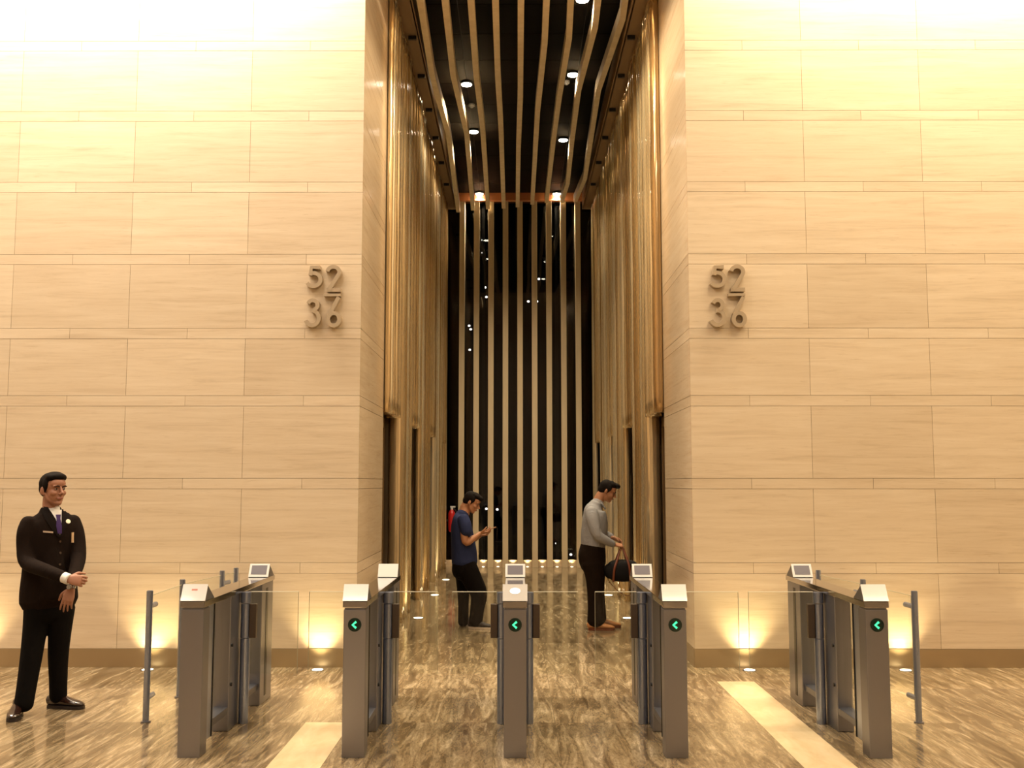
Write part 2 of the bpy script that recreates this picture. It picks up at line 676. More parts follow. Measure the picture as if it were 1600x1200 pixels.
# jambs: stone returns
JB = 11.1
for nm, x, s in (('wall_jamb_left', LX, -1), ('wall_jamb_right', RX, 1)):
    bm = bmesh.new()
    lay = bm.faces.layers.float.new('tile')
    rnd = random.Random(3)
    for z0, z1, off in zl:
        vals = rnd.random()
        n0 = len(bm.faces)
        lo = (min(x, x + s * .05), WALLY + .0005, max(z0, .02) + .002)
        box(bm, lo, (max(x, x + s * .05), JB, z1 - .002))
        bm.faces.ensure_lookup_table()
        for f in bm.faces[n0:]:
            f[lay] = vals
    box(bm, (min(x + s * .03, x + s * .3), WALLY + .3, 0), (max(x + s * .03, x + s * .3), JB, 9.2), mi=1)
    tag(obj(nm, bm, [M['jamb'], M['grout']]), kind='structure')
    bm = bmesh.new()
    box(bm, (min(x, x - s * .004), WALLY + .02, 0), (max(x, x - s * .004), JB, .165))
    tag(obj('baseboard_jamb_' + ('left' if s < 0 else 'right'), bm, M['skirt']), kind='structure')

# floor, lobby
bm = bmesh.new()
box(bm, (-9, -7, -.2), (9, 21.2, 0))
tag(obj('floor', bm, M['floor']), kind='structure')
bm = bmesh.new()
box(bm, (-1.456, -3, -.01), (-1.14, 7.28, .0015))
tag(obj('trim_1', bm, M['inlay']), 'cream marble strip set in the floor in front of the second gate', kind='structure')
bm = bmesh.new()
box(bm, (1.679, -3, -.01), (1.989, 8.765, .0015))
tag(obj('trim_2', bm, M['inlay']), 'cream marble strip set in the floor before the right wall', kind='structure')
# remaining lobby shell (behind and beside the camera)
bm = bmesh.new(); box(bm, (-9.3, -7, 0), (-9, WALLY, 9.2)); tag(obj('wall_far_left', bm, M['plaster']), kind='structure')
bm = bmesh.new(); box(bm, (9, -7, 0), (9.3, WALLY, 9.2)); tag(obj('wall_far_right', bm, M['plaster']), kind='structure')
bm = bmesh.new(); box(bm, (-9.3, -7.3, 0), (9.3, -7, 9.2)); tag(obj('wall_back', bm, M['plaster']), kind='structure')
bm = bmesh.new(); box(bm, (-9.3, -7.3, 9.2), (9.3, WALLY + .3, 9.4)); tag(obj('ceiling', bm, M['plaster']), kind='structure')

# ------------------------------------------------------------------ lift corridor
TLX, TRX = -1.445, 1.575       # tube centre planes
for nm, x0, x1 in (('wall_corridor_left', LX - .36, LX - .2), ('wall_corridor_right', RX + .2, RX + .36)):
    bm = bmesh.new()
    box(bm, (x0, JB - .01, 0), (x1, ENDY + .4, CEILZ + .2))
    tag(obj(nm, bm, M['bronze']), kind='structure')
bm = bmesh.new()
box(bm, (LX - .36, WALLY + .3, CEILZ), (RX + .36, ENDY + .4, CEILZ + .2), mi=1)
yy = WALLY + .3
while yy < ENDY:
    for i in range(4):
        xw = (RX - LX + .2) / 4
        xa = LX - .1 + i * xw
        box(bm, (xa + .006, yy + .006, CEILZ - .02), (xa + xw - .006, min(yy + .85, ENDY) - .006, CEILZ + .01), mi=0)
    yy += .85
tag(obj('ceiling_corridor', bm, [M['ceil_black'], M['ceil_joint']]), kind='structure')

# soffits beside the slats
SB = [12.4, 13.62, 14.9, 16.15, 17.45, 18.75]
for nm, xa, xb, s in (('trim_3', LX - .2, -1.22, -1), ('trim_4', 1.38, RX + .2, 1)):
    bm = bmesh.new()
    box(bm, (xa, WALLY + .35, SOFZ), (xb, ENDY, SOFZ + .03))
    xi = xb if s < 0 else xa
    box(bm, (xi - .015, WALLY + .35, SOFZ), (xi + .015, ENDY, CEILZ))
    tag(obj(nm, bm, M['soffit']), kind='structure')
for s, side in ((-1, 'left'), (1, 'right')):
    for i, y in enumerate(SB):
        xc = -1.30 if s < 0 else 1.45
        bm = bmesh.new()
        box(bm, (-.05, -.02, -.05), (.05, .02, 0), .004)
        o = obj('soffit_bracket', bm, M['black'], loc=(xc, y, SOFZ))
        tag(o, 'small black bracket under the brown %s soffit, %s from the gates' % (side, ('first', 'second', 'third', 'fourth', 'fifth', 'sixth')[i]), 'bracket', 'black brackets on the %s soffit' % side)

# lift doors
DOORS_L = [11.6, 14.15, 16.85, 19.45]
DOORS_R = [11.6, 14.0, 16.6, 19.2]
DW, DH = .92, 2.42
ords = ['nearest', 'second nearest', 'third nearest', 'farthest']


def lift_door(s, y, label):
    xw = LX - .2 if s < 0 else RX + .2
    r = empty('lift_door', (xw, y, 0), label, 'lift door')
    d = -s  # into the corridor
    for k, (a, b) in enumerate(((-DW / 2, -.004), (.004, DW / 2))):
        bm = bmesh.new()
        box(bm, (0 if d > 0 else -.03, a, .01), (.03 if d > 0 else 0, b, DH - .12), .002)
        obj('door_panel', bm, M['door'], r)
    bm = bmesh.new()
    box(bm, (0 if d > 0 else -.09, -DW / 2 - .03, DH - .12), (.09 if d > 0 else 0, DW / 2 + .03, DH), .003)
    obj('lintel', bm, M['lintel'], r)
    for a in (-DW / 2 - .03, DW / 2):
        bm = bmesh.new()
        box(bm, (0 if d > 0 else -.09, a, 0), (.09 if d > 0 else 0, a + .03, DH - .12), .003)
        obj('door_frame', bm, M['lintel'], r)
    bm = bmesh.new()
    box(bm, (0 if d > 0 else -.10, -DW / 2, 0), (.10 if d > 0 else 0, DW / 2, .012))
    obj('sill', bm, M['steel_dark'], r)


for i, y in enumerate(DOORS_L):
    lift_door(-1, y, 'dark bronze lift door on the left of the corridor, %s to the gates' % ords[i] if i < 3 else 'dark bronze lift door on the left of the corridor, farthest from the gates')
for i, y in enumerate(DOORS_R):
    lift_door(1, y, 'dark bronze lift door on the right of the corridor, %s to the gates' % ords[i] if i < 3 else 'dark bronze lift door on the right of the corridor, farthest from the gates')

# tubes
def tube_mesh(name, h, r, seed):
    rnd = random.Random(seed)
    bm = bmesh.new()
    n = 24
    rows = []
    zs = [0] + [h * (i + 1) / 26 for i in range(25)] + [h]
    ph = rnd.random() * 6
    for z in zs:
        rr = r * (1 + .035 * math.sin(z * 3.1 + ph) + .02 * math.sin(z * 7.7 + ph * 2))
        rows.append([bm.verts.new((rr * math.cos(2 * math.pi * j / n), rr * math.sin(2 * math.pi * j / n), z)) for j in range(n)])
    for a, b in zip(rows, rows[1:]):
        for j in range(n):
            bm.faces.new((a[j], a[(j + 1) % n], b[(j + 1) % n], b[j]))
    # domed top
    prevr = rows[-1]
    for ang in (35, 65):
        a = math.radians(ang)
        rw = [bm.verts.new((r * math.cos(a) * math.cos(2 * math.pi * j / n), r * math.cos(a) * math.sin(2 * math.pi * j / n), h + r * math.sin(a))) for j in range(n)]
        for j in range(n):
            bm.faces.new((prevr[j], prevr[(j + 1) % n], rw[(j + 1) % n], rw[j]))
        prevr = rw
    bm.faces.new(prevr)
    bm.faces.new(rows[0][::-1])
    me = bpy.data.meshes.new(name)
    bmesh.ops.recalc_face_normals(bm, faces=bm.faces[:])
    bm.to_mesh(me)
    bm.free()
    me.materials.append(M['tube'])
    for p in me.polygons:
        p.use_smooth = True
    return me


many = ['first', 'second', 'third', 'fourth', 'fifth', 'sixth', 'seventh', 'eighth', 'ninth', 'tenth', 'eleventh', 'twelfth', 'thirteenth', 'fourteenth', 'fifteenth', 'sixteenth']
short_ord = ['nearest', 'second', 'third', 'farthest']
cnt = {}
TH = SOFZ - .10
radii = [.11, .055, .08, .045, .095, .065]
long_m = [tube_mesh('long_tube', TH - .0, r, i) for i, r in enumerate(radii)]
short_m = [tube_mesh('short_tube', TH - DH - .002, r, 20 + i) for i, r in enumerate(radii)]
rnd = random.Random(11)
for s, side, doors in ((-1, 'left', DOORS_L), (1, 'right', DOORS_R)):
    y = JB + .02
    i = 0
    while True:
        k = rnd.randrange(len(radii))
        r = radii[k]
        y += r
        if y + r > ENDY - .32:
            break
        x = (-1.345 if s < 0 else 1.50) + s * (r + rnd.uniform(0, .03))
        door = next((d for d in doors if abs(y - d) < DW / 2 + .10), None)
        o = bpy.data.objects.new('glass_tube', (short_m if door else long_m)[k])
        o.location = (x, y, DH + .002 if door else 0)
        o.rotation_euler = (0, 0, rnd.uniform(0, 6.28))
        COL.objects.link(o)
        bay = sum(1 for d in doors if d < y)
        key = (side, bool(door), doors.index(door) if door else bay)
        cnt[key] = cnt.get(key, 0) + 1
        nth = many[cnt[key] - 1]
        if door:
            tag(o, 'short amber glass tube above the %s %s lift door, %s of its cluster' % (short_ord[doors.index(door)], side, nth), 'glass tube', 'short tubes over the %s lift doors' % side)
        else:
            tag(o, 'tall amber glass tube, %s in the run %s' % (nth, ('before the nearest %s lift door' % side if bay == 0 else 'past the %s %s lift door' % (short_ord[bay - 1], side))), 'glass tube', 'tall tubes along the %s corridor wall' % side)
        y += r + .03
        i += 1

# end wall: plinth, window, header, vertical slats
zb = at(810, 875, ENDY).z
zt = at(810, 313, ENDY).z
bm = bmesh.new()
box(bm, (LX - .2, ENDY, 0), (RX + .2, ENDY + .25, zb))
tag(obj('wall_end_plinth', bm, M['jamb']), kind='structure')
bm = bmesh.new()
box(bm, (LX - .2, ENDY, zt), (RX + .2, ENDY + .25, CEILZ + .1))
tag(obj('wall_end_header', bm, M['header']), kind='structure')
win = empty('window_1', (.085, ENDY + .1, zb))
tag(win, kind='structure')
bm = bmesh.new()
box(bm, (-1.6, 0, 0), (1.6, .02, zt - zb))
obj('window_pane', bm, M['win_glass'], win)
bm = bmesh.new()
for x in (-1.5, -.75, 0, .75, 1.5):
    box(bm, (x - .03, .03, 0), (x + .03, .12, zt - zb))
obj('window_frame', bm, M['black'], win)
# dark slab added behind the window; glowing dots on it imitate glints in glass
bm = bmesh.new()
box(bm, (-12, 48, -6), (12, 52, 26))
tag(obj('wall_night_backing', bm, M['night']), kind='structure')
seen_l = {}
for px, py in ((754.5, 375), (754.5, 395), (758, 449), (760, 464), (733, 509), (735.5, 514.5), (734, 546.5), (842, 436), (825.5, 471), (839, 471), (754.4, 844), (869.6, 849), (892, 866.5), (760, 795), (777, 796)):
    p = at(px, py, 47.96)
    bm = bmesh.new()
    ellipsoid(bm, (0, 0, 0), (.062, .05, .05), u=8, v=6)
    o = obj('window_glint', bm, M['glint_dot'], loc=p)
    gi = max(0, min(9, int((px - 698) // 22.8)))
    seen_l[gi] = seen_l.get(gi, 0) + 1
    tag(o, 'imitated glint in the %s dark gap of the end window, %s from top' % ((many + ['x'])[gi], many[seen_l[gi] - 1]), 'light', 'imitated glints in the end window')

# vertical slats on the end window
nine = ['first', 'second', 'third', 'fourth', 'fifth', 'sixth', 'seventh', 'eighth', 'ninth']
SPX = .2925
for i in range(9):
    xc = .085 + (i - 4) * SPX - .0
    bm = bmesh.new()
    box(bm, (-.055, 0, 0), (.055, .10, SOFZ + .10), .004)
    o = obj('window_slat', bm, M['slat'], loc=(xc, ENDY - .24, 0))
    tag(o, 'cream vertical slat standing before the dark end window, %s from the left' % nine[i], 'slat', 'vertical slats before the end window')

# ceiling slats following the measured paths
paths = [
    [(656, 0), (675, 118), (683, 148), (700, 209), (716, 332)],
    [(695, 0), (708, 118), (713.5, 142), (729, 209), (739, 329)],
    [(735.5, 0), (744, 118), (754, 202), (762.5, 327)],
    [(774, 0), (777.7, 118), (782.7, 202), (787, 326)],
    [(814, 0), (813, 152), (810, 236), (808.7, 324)],
    [(854, 0), (851, 67), (840, 175), (831.7, 320)],
    [(892, 0), (889, 61), (874, 152), (865, 219), (854, 317)],
    [(934.6, 0), (929.5, 44), (904, 142), (894, 219), (887, 287), (878, 317)],
    [(977, 0), (973, 30), (935, 142), (914, 280), (899, 315.6)]]
for i, P in enumerate(paths):
    z = at(P[-1][0], P[-1][1], ENDY - .3).z
    z = min(z, CEILZ - .16)
    pts = [atz(px, py, z) for px, py in P]
    first = pts[0] + (pts[0] - pts[1]).normalized() * max(0, (pts[0].y - WALLY - .35)) / max(.2, abs((pts[0] - pts[1]).normalized().y))
    pts = [first] + pts
    hw, hh = .038, .15
    bm = bmesh.new()
    rows = []
    for j, p in enumerate(pts):
        a, b = pts[max(j - 1, 0)], pts[min(j + 1, len(pts) - 1)]
        d = (b - a).normalized()
        nrm = Vector((d.y, -d.x, 0))
        rows.append([bm.verts.new(p + nrm * hw), bm.verts.new(p - nrm * hw), bm.verts.new(p - nrm * hw + Vector((0, 0, hh))), bm.verts.new(p + nrm * hw + Vector((0, 0, hh)))])
    for r0, r1 in zip(rows, rows[1:]):
        for k in range(4):
            bm.faces.new((r0[k], r0[(k + 1) % 4], r1[(k + 1) % 4], r1[k]))
    bm.faces.new(rows[0]); bm.faces.new(rows[-1][::-1])
    o = obj('ceiling_slat', bm, M['slat'])
    tag(o, 'long bent cream slat hung under the black corridor ceiling, %s from the left' % nine[i], 'slat', 'bent slats under the corridor ceiling')

# corridor downlights
dl = [(729, 132), (895, 117), (740, 206), (880, 219), (749, 303), (870, 303), (910, 0)]
dnames = ['left of the slats, nearest the gates', 'right of the centre, second nearest', 'left of the centre, in the middle of the ceiling', 'right of the centre, in the middle of the ceiling',
          'left of the centre, beside the header', 'right of the centre, beside the header', 'at the top edge, right']
for (px, py), nm in zip(dl, dnames):
    p = atz(px, py, CEILZ - .06)
    r = empty('downlight', (p.x, p.y, CEILZ - .02), 'round glowing ceiling downlight ' + nm, 'downlight', 'ceiling downlights of the corridor')
    bm = bmesh.new()
    cyl(bm, (0, 0, -.04), (0, 0, 0), .085, 24)
    obj('lamp_rim', bm, M['black'], r)
    bm = bmesh.new()
    cyl(bm, (0, 0, -.047), (0, 0, -.038), .076, 24)
    obj('lamp_lens', bm, M['lamp'], r)
    spot('downlight_lamp', (p.x, p.y, CEILZ - .09), 420, 122, .8, (1, .82, .56), (p.x, p.y, 0), .06)
# the mouth of the corridor: a pair above the jambs, just out of the picture
for sx in (-.55, .72):
    spot('downlight_lamp', (sx, 10.35, CEILZ - .09), 520, 150, .8, (1, .82, .56), (sx, 10.35, 0), .06)
for (px, py), nm in zip(((737, 166), (885, 130)), ('left', 'right')):
    p = atz(px, py, CEILZ - .05)
    bm = bmesh.new()
    cyl(bm, (0, 0, -.03), (0, 0, 0), .05, 20)
    ellipsoid(bm, (0, 0, -.03), (.035, .035, .03), u=14, v=8)
    o = obj('smoke_detector', bm, M['white'], loc=(p.x, p.y, CEILZ - .02), smooth=True)
    tag(o, 'small white round detector on the black ceiling, %s of the middle slat' % nm, 'detector')


# in-floor uplights
def uplight(x, y, label, power, tgt, ang=80, group=None, r=.07):
    e = empty('floor_uplight', (x, y, 0), label, 'uplight', group)
    bm = bmesh.new()
    cyl(bm, (0, 0, -.002), (0, 0, .004), r, 24)
    obj('lamp_rim', bm, M['steel_dark'], e)
    bm = bmesh.new()
    cyl(bm, (0, 0, .003), (0, 0, .006), r * .8, 24)
    obj('lamp_lens', bm, M['lamp_floor'], e)
    spot('uplight_lamp', (x, y, .03), power, ang, .9, (1, .78, .42), tgt, .03)


G = 'floor uplights along the stone walls'
for x, nm in ((-4.85, 'beyond the man in the dark suit'), (-3.27, 'left of the leftmost gate rail'), (-1.76, 'between the two leftmost gates'), (2.07, 'left of the rightmost gate'), (3.45, 'beside the right glass rail'), (5.0, 'beyond the right edge')):
    uplight(x, WALLY - .13, 'small floor uplight at the stone wall, ' + nm, 34, (x, WALLY + .02, 1.1), 95, G, .06)
uplight(-2.95, WALLY - .13, 'small round uplight in the floor at the stone wall, behind the leftmost gate rail', 14, (-2.95, WALLY + .02, 1.1), 95, G, .05)
for y, nm in ((12.79, 'nearest the gates'), (15.38, 'second from the gates'), (17.8, 'farthest from the gates')):
    uplight(-1.20, y, 'round floor uplight by the left glass tubes, ' + nm, 42, (-1.46, y, 3), 110, 'floor uplights of the corridor', .07)
    uplight(1.37, y, 'round floor uplight by the right glass tubes, ' + nm, 42, (1.60, y, 3), 110, 'floor uplights of the corridor', .07)
for i in range(10):
    x = .085 + (i - 4.5) * SPX
    if i == 5:
        pass
    uplight(x, ENDY - .07, 'small uplight under the end window, %s gap from the left' % (nine + ['tenth'])[i], 26, (x, ENDY + .0, .5), 80, 'uplights under the end window', .03)


# ------------------------------------------------------------------ floor numbers on the walls
def stroke(bm, pts, w, y0, y1, closed=False):
    """flat ribbon along pts (x,z), extruded in y"""
    n = len(pts)
    P = [Vector(p) for p in pts]
    L, R = [], []
    for i in range(n):
        a = P[(i - 1) % n] if closed or i > 0 else P[i]
        b = P[(i + 1) % n] if closed or i < n - 1 else P[i]
        d = (b - a).normalized()
        nn = Vector((-d.y, d.x))
        L.append(P[i] + nn * w / 2)
        R.append(P[i] - nn * w / 2)
    v = {}
    for nm, arr in (('L', L), ('R', R)):
        for i, p in enumerate(arr):
            v[nm, i, 0] = bm.verts.new((p.x, y0, p.y))
            v[nm, i, 1] = bm.verts.new((p.x, y1, p.y))
    rng = range(n) if closed else range(n - 1)
    for i in rng:
        j = (i + 1) % n
        bm.faces.new((v['L', i, 0], v['L', j, 0], v['R', j, 0], v['R', i, 0]))
        bm.faces.new((v['L', i, 1], v['R', i, 1], v['R', j, 1], v['L', j, 1]))
        bm.faces.new((v['L', i, 0], v['L', i, 1], v['L', j, 1], v['L', j, 0]))
        bm.faces.new((v['R', i, 0], v['R', j, 0], v['R', j, 1], v['R', i, 1]))
    if not closed:
        for i in (0, n - 1):
            bm.faces.new((v['L', i, 0], v['R', i, 0], v['R', i, 1], v['L', i, 1]))


def arc(cx, cz, rx, rz, a0, a1, n=16):
    return [(cx + rx * math.cos(math.radians(a0 + (a1 - a0) * i / n)), cz + rz * math.sin(math.radians(a0 + (a1 - a0) * i / n))) for i in range(n + 1)]


def number_sign(x0, label):
    # local frame: x 0..0.34, z 0..0.58
    r = empty('floor_number_sign', (x0, WALLY, 3.085), label, 'sign')
    w = .036
    y0, y1 = -.062, -.0

    def digit(nm, strokes, lab):
        bm = bmesh.new()
        for q, s in enumerate(strokes):
            stroke(bm, s[0], w if len(s) < 3 else s[2], y0 + q * .0015, y1, s[1])
        o = obj(nm, bm, M['digit'], r)
        o['label'] = lab
    digit('digit', [([(.128, .560), (.048, .560), (.040, .485)] , False),
                    (arc(.068, .445, .066, .062, 118, -150, 20), False)], 'numeral 5')
    digit('digit', [(arc(.252, .515, .055, .050, 172, -28, 16) + [(.225, .368), (.212, .352)], False),
                    ([(.192, .348), (.320, .348)], False)], 'numeral 2')
    digit('digit', [(arc(.066, .205, .044, .045, 160, -75, 14), False),
                    (arc(.062, .085, .062, .068, 95, -160, 20), False)], 'numeral 3')
    digit('digit', [(arc(.262, .072, .052, .058, 0, 360, 28)[:-1], True),
                    ([(.305, .282), (.218, .110)], False)], 'numeral 6')
    bm = bmesh.new()
    stroke(bm, [(.165, .300), (.320, .300)], .024, y0, y1)
    obj('divider_bar', bm, M['digit'], r)


number_sign(-1.945, 'raised floor numbers 52 over 36 on the left stone wall')
number_sign(1.80, 'raised floor numbers 52 over 36 on the right stone wall')


# ------------------------------------------------------------------ turnstiles
FY = 6.36
BARZ0, BARZ1 = .893, .93


def reader(parent, y, kind, mark=False):
    """tent-shaped card reader standing on the bar; y = front edge (local)"""
    bm = bmesh.new()
    hw = .073
    prism(bm, [(y, BARZ1 + .001), (y + .055, BARZ1 + .095), (y + .20, BARZ1 + .004), (y + .20, BARZ1 + .001)], 0, -hw, hw)
    rd = obj('card_reader', bm, M['steel_dark'], parent)
    # tilted face
    a, b = Vector((0, y, BARZ1 + .001)), Vector((0, y + .055, BARZ1 + .095))
    d = (b - a).normalized()
    nrm = Vector((0, -d.z, d.y))
    def quad_box(nm, u0, u1, v0, v1, off, th, m):
        bm = bmesh.new()
        c = []
        for uu, vv in ((u0, v0), (u1, v0), (u1, v1), (u0, v1)):
            c.append(Vector((uu, 0, 0)) + a + d * vv)
        lo = [bm.verts.new(p + nrm * off) for p in c]
        hi = [bm.verts.new(p + nrm * (off + th)) for p in c]
        bm.faces.new(lo[::-1]); bm.faces.new(hi)
        for i in range(4):
            bm.faces.new((lo[i], lo[(i + 1) % 4], hi[(i + 1) % 4], hi[i]))
        return obj(nm, bm, m, rd)
    H = (b - a).length
    quad_box('face_plate', -hw - .003, hw + .003, 0.0, H + .002, 0, .006, M['white_plate'])
    if kind == 'screen':
        quad_box('screen', -hw + .014, hw - .014, .022, H - .012, .006, .0015, M['screen'])
    elif kind == 'lamp':
        bm = bmesh.new()
        tmp = bmesh.new()
        bmesh.ops.create_circle(tmp, cap_ends=True, segments=28, radius=1)
        mt = Matrix.Translation(a + d * H * .6 + nrm * .0075) @ Matrix(((1, 0, 0, 0), (0, d.y, nrm.y, 0), (0, d.z, nrm.z, 0), (0, 0, 0, 1))) @ Matrix.Diagonal((.032, .02, 1, 1))
        merge(bm, tmp, 0, mt)
        o = obj('status_lamp', bm, mat('reader_lamp', (1, 1, 1), .3, emit=(1, .97, .92), estr=.7), rd)
    if mark:
        quad_box('printed_mark', -.018, .018, H * .62, H * .72, .006, .0008, M['mark_red'])
    return rd


def turnstile(x, wings, label, front='plain', rear='screen', arrow=True, mark=False, lw=.46, rw=.46):
    r = empty('turnstile', (x, FY, 0), label, 'turnstile', 'row of steel entry gates')
    w = .069
    bm = bmesh.new(); box(bm, (-w, 0, 0), (w, .13, BARZ0 - .012), .004); obj('front_post', bm, M['steel'], r)
    bm = bmesh.new(); box(bm, (-w + .006, .006, BARZ0 - .014), (w - .006, .12, BARZ0)); obj('shadow_gap', bm, M['steel_dark'], r)
    bm = bmesh.new(); box(bm, (-w - .005, -.008, BARZ0), (w + .005, 1.83, BARZ1), .003); obj('top_bar', bm, M['steel_pol'], r)
    bm = bmesh.new(); box(bm, (-.045, .165, .055), (.045, .30, BARZ0), .004); obj('sensor_column', bm, M['steel_sensor'], r)
    bm = bmesh.new(); box(bm, (-.05, .30, .055), (.05, .312, BARZ0)); obj('sensor_strip', bm, M['black'], r)
    bm = bmesh.new(); box(bm, (-.004, .314, .15), (.004, .66, BARZ0)); obj('infill_glass', bm, M['glass'], r)
    bm = bmesh.new(); box(bm, (-.05, .31, .115), (.05, .66, .16), .004); obj('lower_rail', bm, M['steel_dark'], r)
    bm = bmesh.new(); box(bm, (-.055, .66, 0), (.055, 1.0, BARZ0), .006); obj('centre_column', bm, M['steel'], r)
    bm = bmesh.new(); box(bm, (-.05, 1.0, .115), (.05, 1.45, .16), .004); obj('lower_rail', bm, M['steel_dark'], r)
    bm = bmesh.new(); box(bm, (-.004, 1.0, .15), (.004, 1.45, BARZ0)); obj('infill_glass', bm, M['glass'], r)
    bm = bmesh.new(); box(bm, (-w, 1.45, 0), (w, 1.80, BARZ0), .005); obj('rear_post', bm, M['steel'], r)
    for s in (-1, 1):
        bm = bmesh.new(); box(bm, (s * w - .002, 1.58, .05), (s * w + .002, 1.635, BARZ0 - .04)); obj('slot', bm, M['black'], r)
        for yy, zz in ((.70, .56), (.70, .30)):
            bm = bmesh.new(); cyl(bm, (s * .054, yy, zz), (s * .064, yy, zz), .012, 14); obj('sensor_button', bm, M['black'], r)
    reader(r, .0, front, mark)
    reader(r, 1.60, rear)
    if arrow:
        e = empty('direction_light', (0, 0, .79)); e.parent = r
        bm = bmesh.new()
        cyl(bm, (0, .004, 0), (0, -.006, 0), .041, 32)
        obj('lens', bm, M['dark_lens'], e)
        bm = bmesh.new()
        stroke(bm, [(.010, .019), (-.012, 0), (.010, -.019)], .013, -.009, -.006)
        a_ = obj('arrow', bm, M['green'], e)
    # pivots and wings
    for s in wings:
        px = s * .093
        yc = .90
        bm = bmesh.new(); cyl(bm, (px, yc, 0), (px, yc, .575), .033, 24, bevel=.003); obj('pivot_post', bm, M['steel_blue'], r, True)
        bm = bmesh.new()
        cyl(bm, (px, yc, .58), (px, yc, .812), .033, 24)
        obj('pivot_sleeve', bm, M['steel_blue'], r, True)
        bm = bmesh.new()
        box(bm, (min(px + s * .030, px + s * .078), yc - .02, .58), (max(px + s * .030, px + s * .078), yc + .02, .812), .003)
        obj('wing_clamp', bm, M['clamp'], r)
        bm = bmesh.new(); cyl(bm, (px, yc, .818), (px, yc, .893), .036, 24, bevel=.003); obj('pivot_cap', bm, M['steel_blue'], r, True)
        ln = lw if s < 0 else rw
        x0, x1 = sorted((px + s * .036, px + s * (.036 + ln - .13)))
        g = empty('glass_wing', (0, 0, 0)); g.parent = r
        bm = bmesh.new(); box(bm, (x0, yc - .005, .335), (x1, yc + .005, .893), .001)
        obj('pane', bm, M['glass'], g)
        bm = bmesh.new()
        box(bm, (x0, yc - .005, .893), (x1, yc + .005, .897))
        obj('pane_edge', bm, M['glass_edge'], g)
        xe = x1 if s > 0 else x0
        bm = bmesh.new()
        box(bm, (xe - .001, yc - .005, .335), (xe + .001, yc + .005, .893))
        obj('pane_edge', bm, M['glass_dim'], g)
    return r


turnstile(-1.978, (1,), 'leftmost steel turnstile without an arrow light, beside the left glass rail', 'plain', 'screen', False, True, rw=.46)
turnstile(-.984, (-1, 1), 'second turnstile from the left, green arrow, white reader at each end', 'plain', 'plain', lw=.46, rw=.44)
turnstile(-.005, (-1, 1), 'middle steel turnstile with a lit oval on its front reader', 'lamp', 'screen', lw=.44, rw=.44)
turnstile(.971, (-1, 1), 'steel turnstile right of the middle one, in front of the man with the bag', 'plain', 'screen', lw=.42, rw=.58)
turnstile(2.200, (-1,), 'rightmost steel turnstile with a green arrow, beside the right glass rail', 'plain', 'screen', lw=.58)


# glass rails beside the outer gates
def rail(label, pts):
    x0, y0 = pts[0]
    r = empty('glass_railing', (x0, y0, 0), label, 'railing')
    for k, (x, y) in enumerate(pts):
        pst = empty('rail_post', (x - x0, y - y0, 0)); pst.parent = r
        bm = bmesh.new(); cyl(bm, (0, 0, 0), (0, 0, .90), .022, 20, bevel=.003); obj('pole', bm, M['steel_blue'], pst, True)
        bm = bmesh.new(); cyl(bm, (0, 0, 0), (0, 0, .008), .034, 20); obj('foot_ring', bm, M['steel'], pst)
        if k < len(pts) - 1:
            a, b = Vector((x, y, 0)), Vector((*pts[k + 1], 0))
            d = (b - a).normalized()
            for z in (.16, .79):
                bm = bmesh.new()
                cyl(bm, Vector((0, 0, z)), d * .15 + Vector((0, 0, z)), .018, 14, bevel=.005)
                obj('glass_clamp', bm, M['steel_blue'], pst, True)
            ang = math.atan2(d.y, d.x) - math.pi / 2
            g = empty('glass_panel', (x - x0, y - y0, 0), rz=ang); g.parent = r
            L = (b - a).length
            bm = bmesh.new(); box(bm, (-.004, .05, .06), (.004, L - .03, .86)); obj('pane', bm, M['glass'], g)
            bm = bmesh.new(); box(bm, (-.004, .05, .86), (.004, L - .03, .863)); box(bm, (-.004, .048, .06), (.004, .05, .863)); obj('pane_edge', bm, M['glass_dim'], g)
    return r


rail('glass railing with round steel posts left of the leftmost turnstile', [(-2.57, 7.29), (-2.61, 8.12), (-2.53, 8.93), (-2.49, 9.22)])
rail('glass railing with round steel posts right of the rightmost turnstile', [(2.79, 7.29), (2.72, 8.15), (2.62, 9.0)])

# fire extinguisher on the far left of the end window
p = at(702.5, 832, 20.0)
fe = empty('fire_extinguisher', (-1.265, 20.36, p.z), 'red fire extinguisher with white top, behind the man in the blue shirt', 'fire extinguisher')
bm = bmesh.new(); limb(bm, [(0, 0, .04, .065), (0, 0, .12, .07), (0, 0, .34, .07), (0, 0, .40, .045)], k=3, n=20); obj('cylinder', bm, M['red'], fe, True)
bm = bmesh.new(); cyl(bm, (0, 0, .40), (0, 0, .47), .025); box(bm, (-.03, -.015, .47), (.07, .015, .50), .003); obj('valve', bm, M['white'], fe)
bm = bmesh.new(); limb(bm, [(.04, -.02, .45, .011), (.09, -.05, .38, .011), (.085, -.06, .15, .011)], k=5, n=10); obj('hose', bm, M['black'], fe, True)
bm = bmesh.new(); box(bm, (-.375, -.02, .2), (-.06, .02, .24)); obj('wall_bracket', bm, M['black'], fe)


# ------------------------------------------------------------------ people
def frame(fwd, up=(0, 0, 1)):
    f = Vector(fwd).normalized()
    u = Vector(up)
    r = f.cross(u).normalized()          # the figure's right
    u = r.cross(f).normalized()
    return Matrix((r, f, u)).transposed()  # columns: right, forward, up


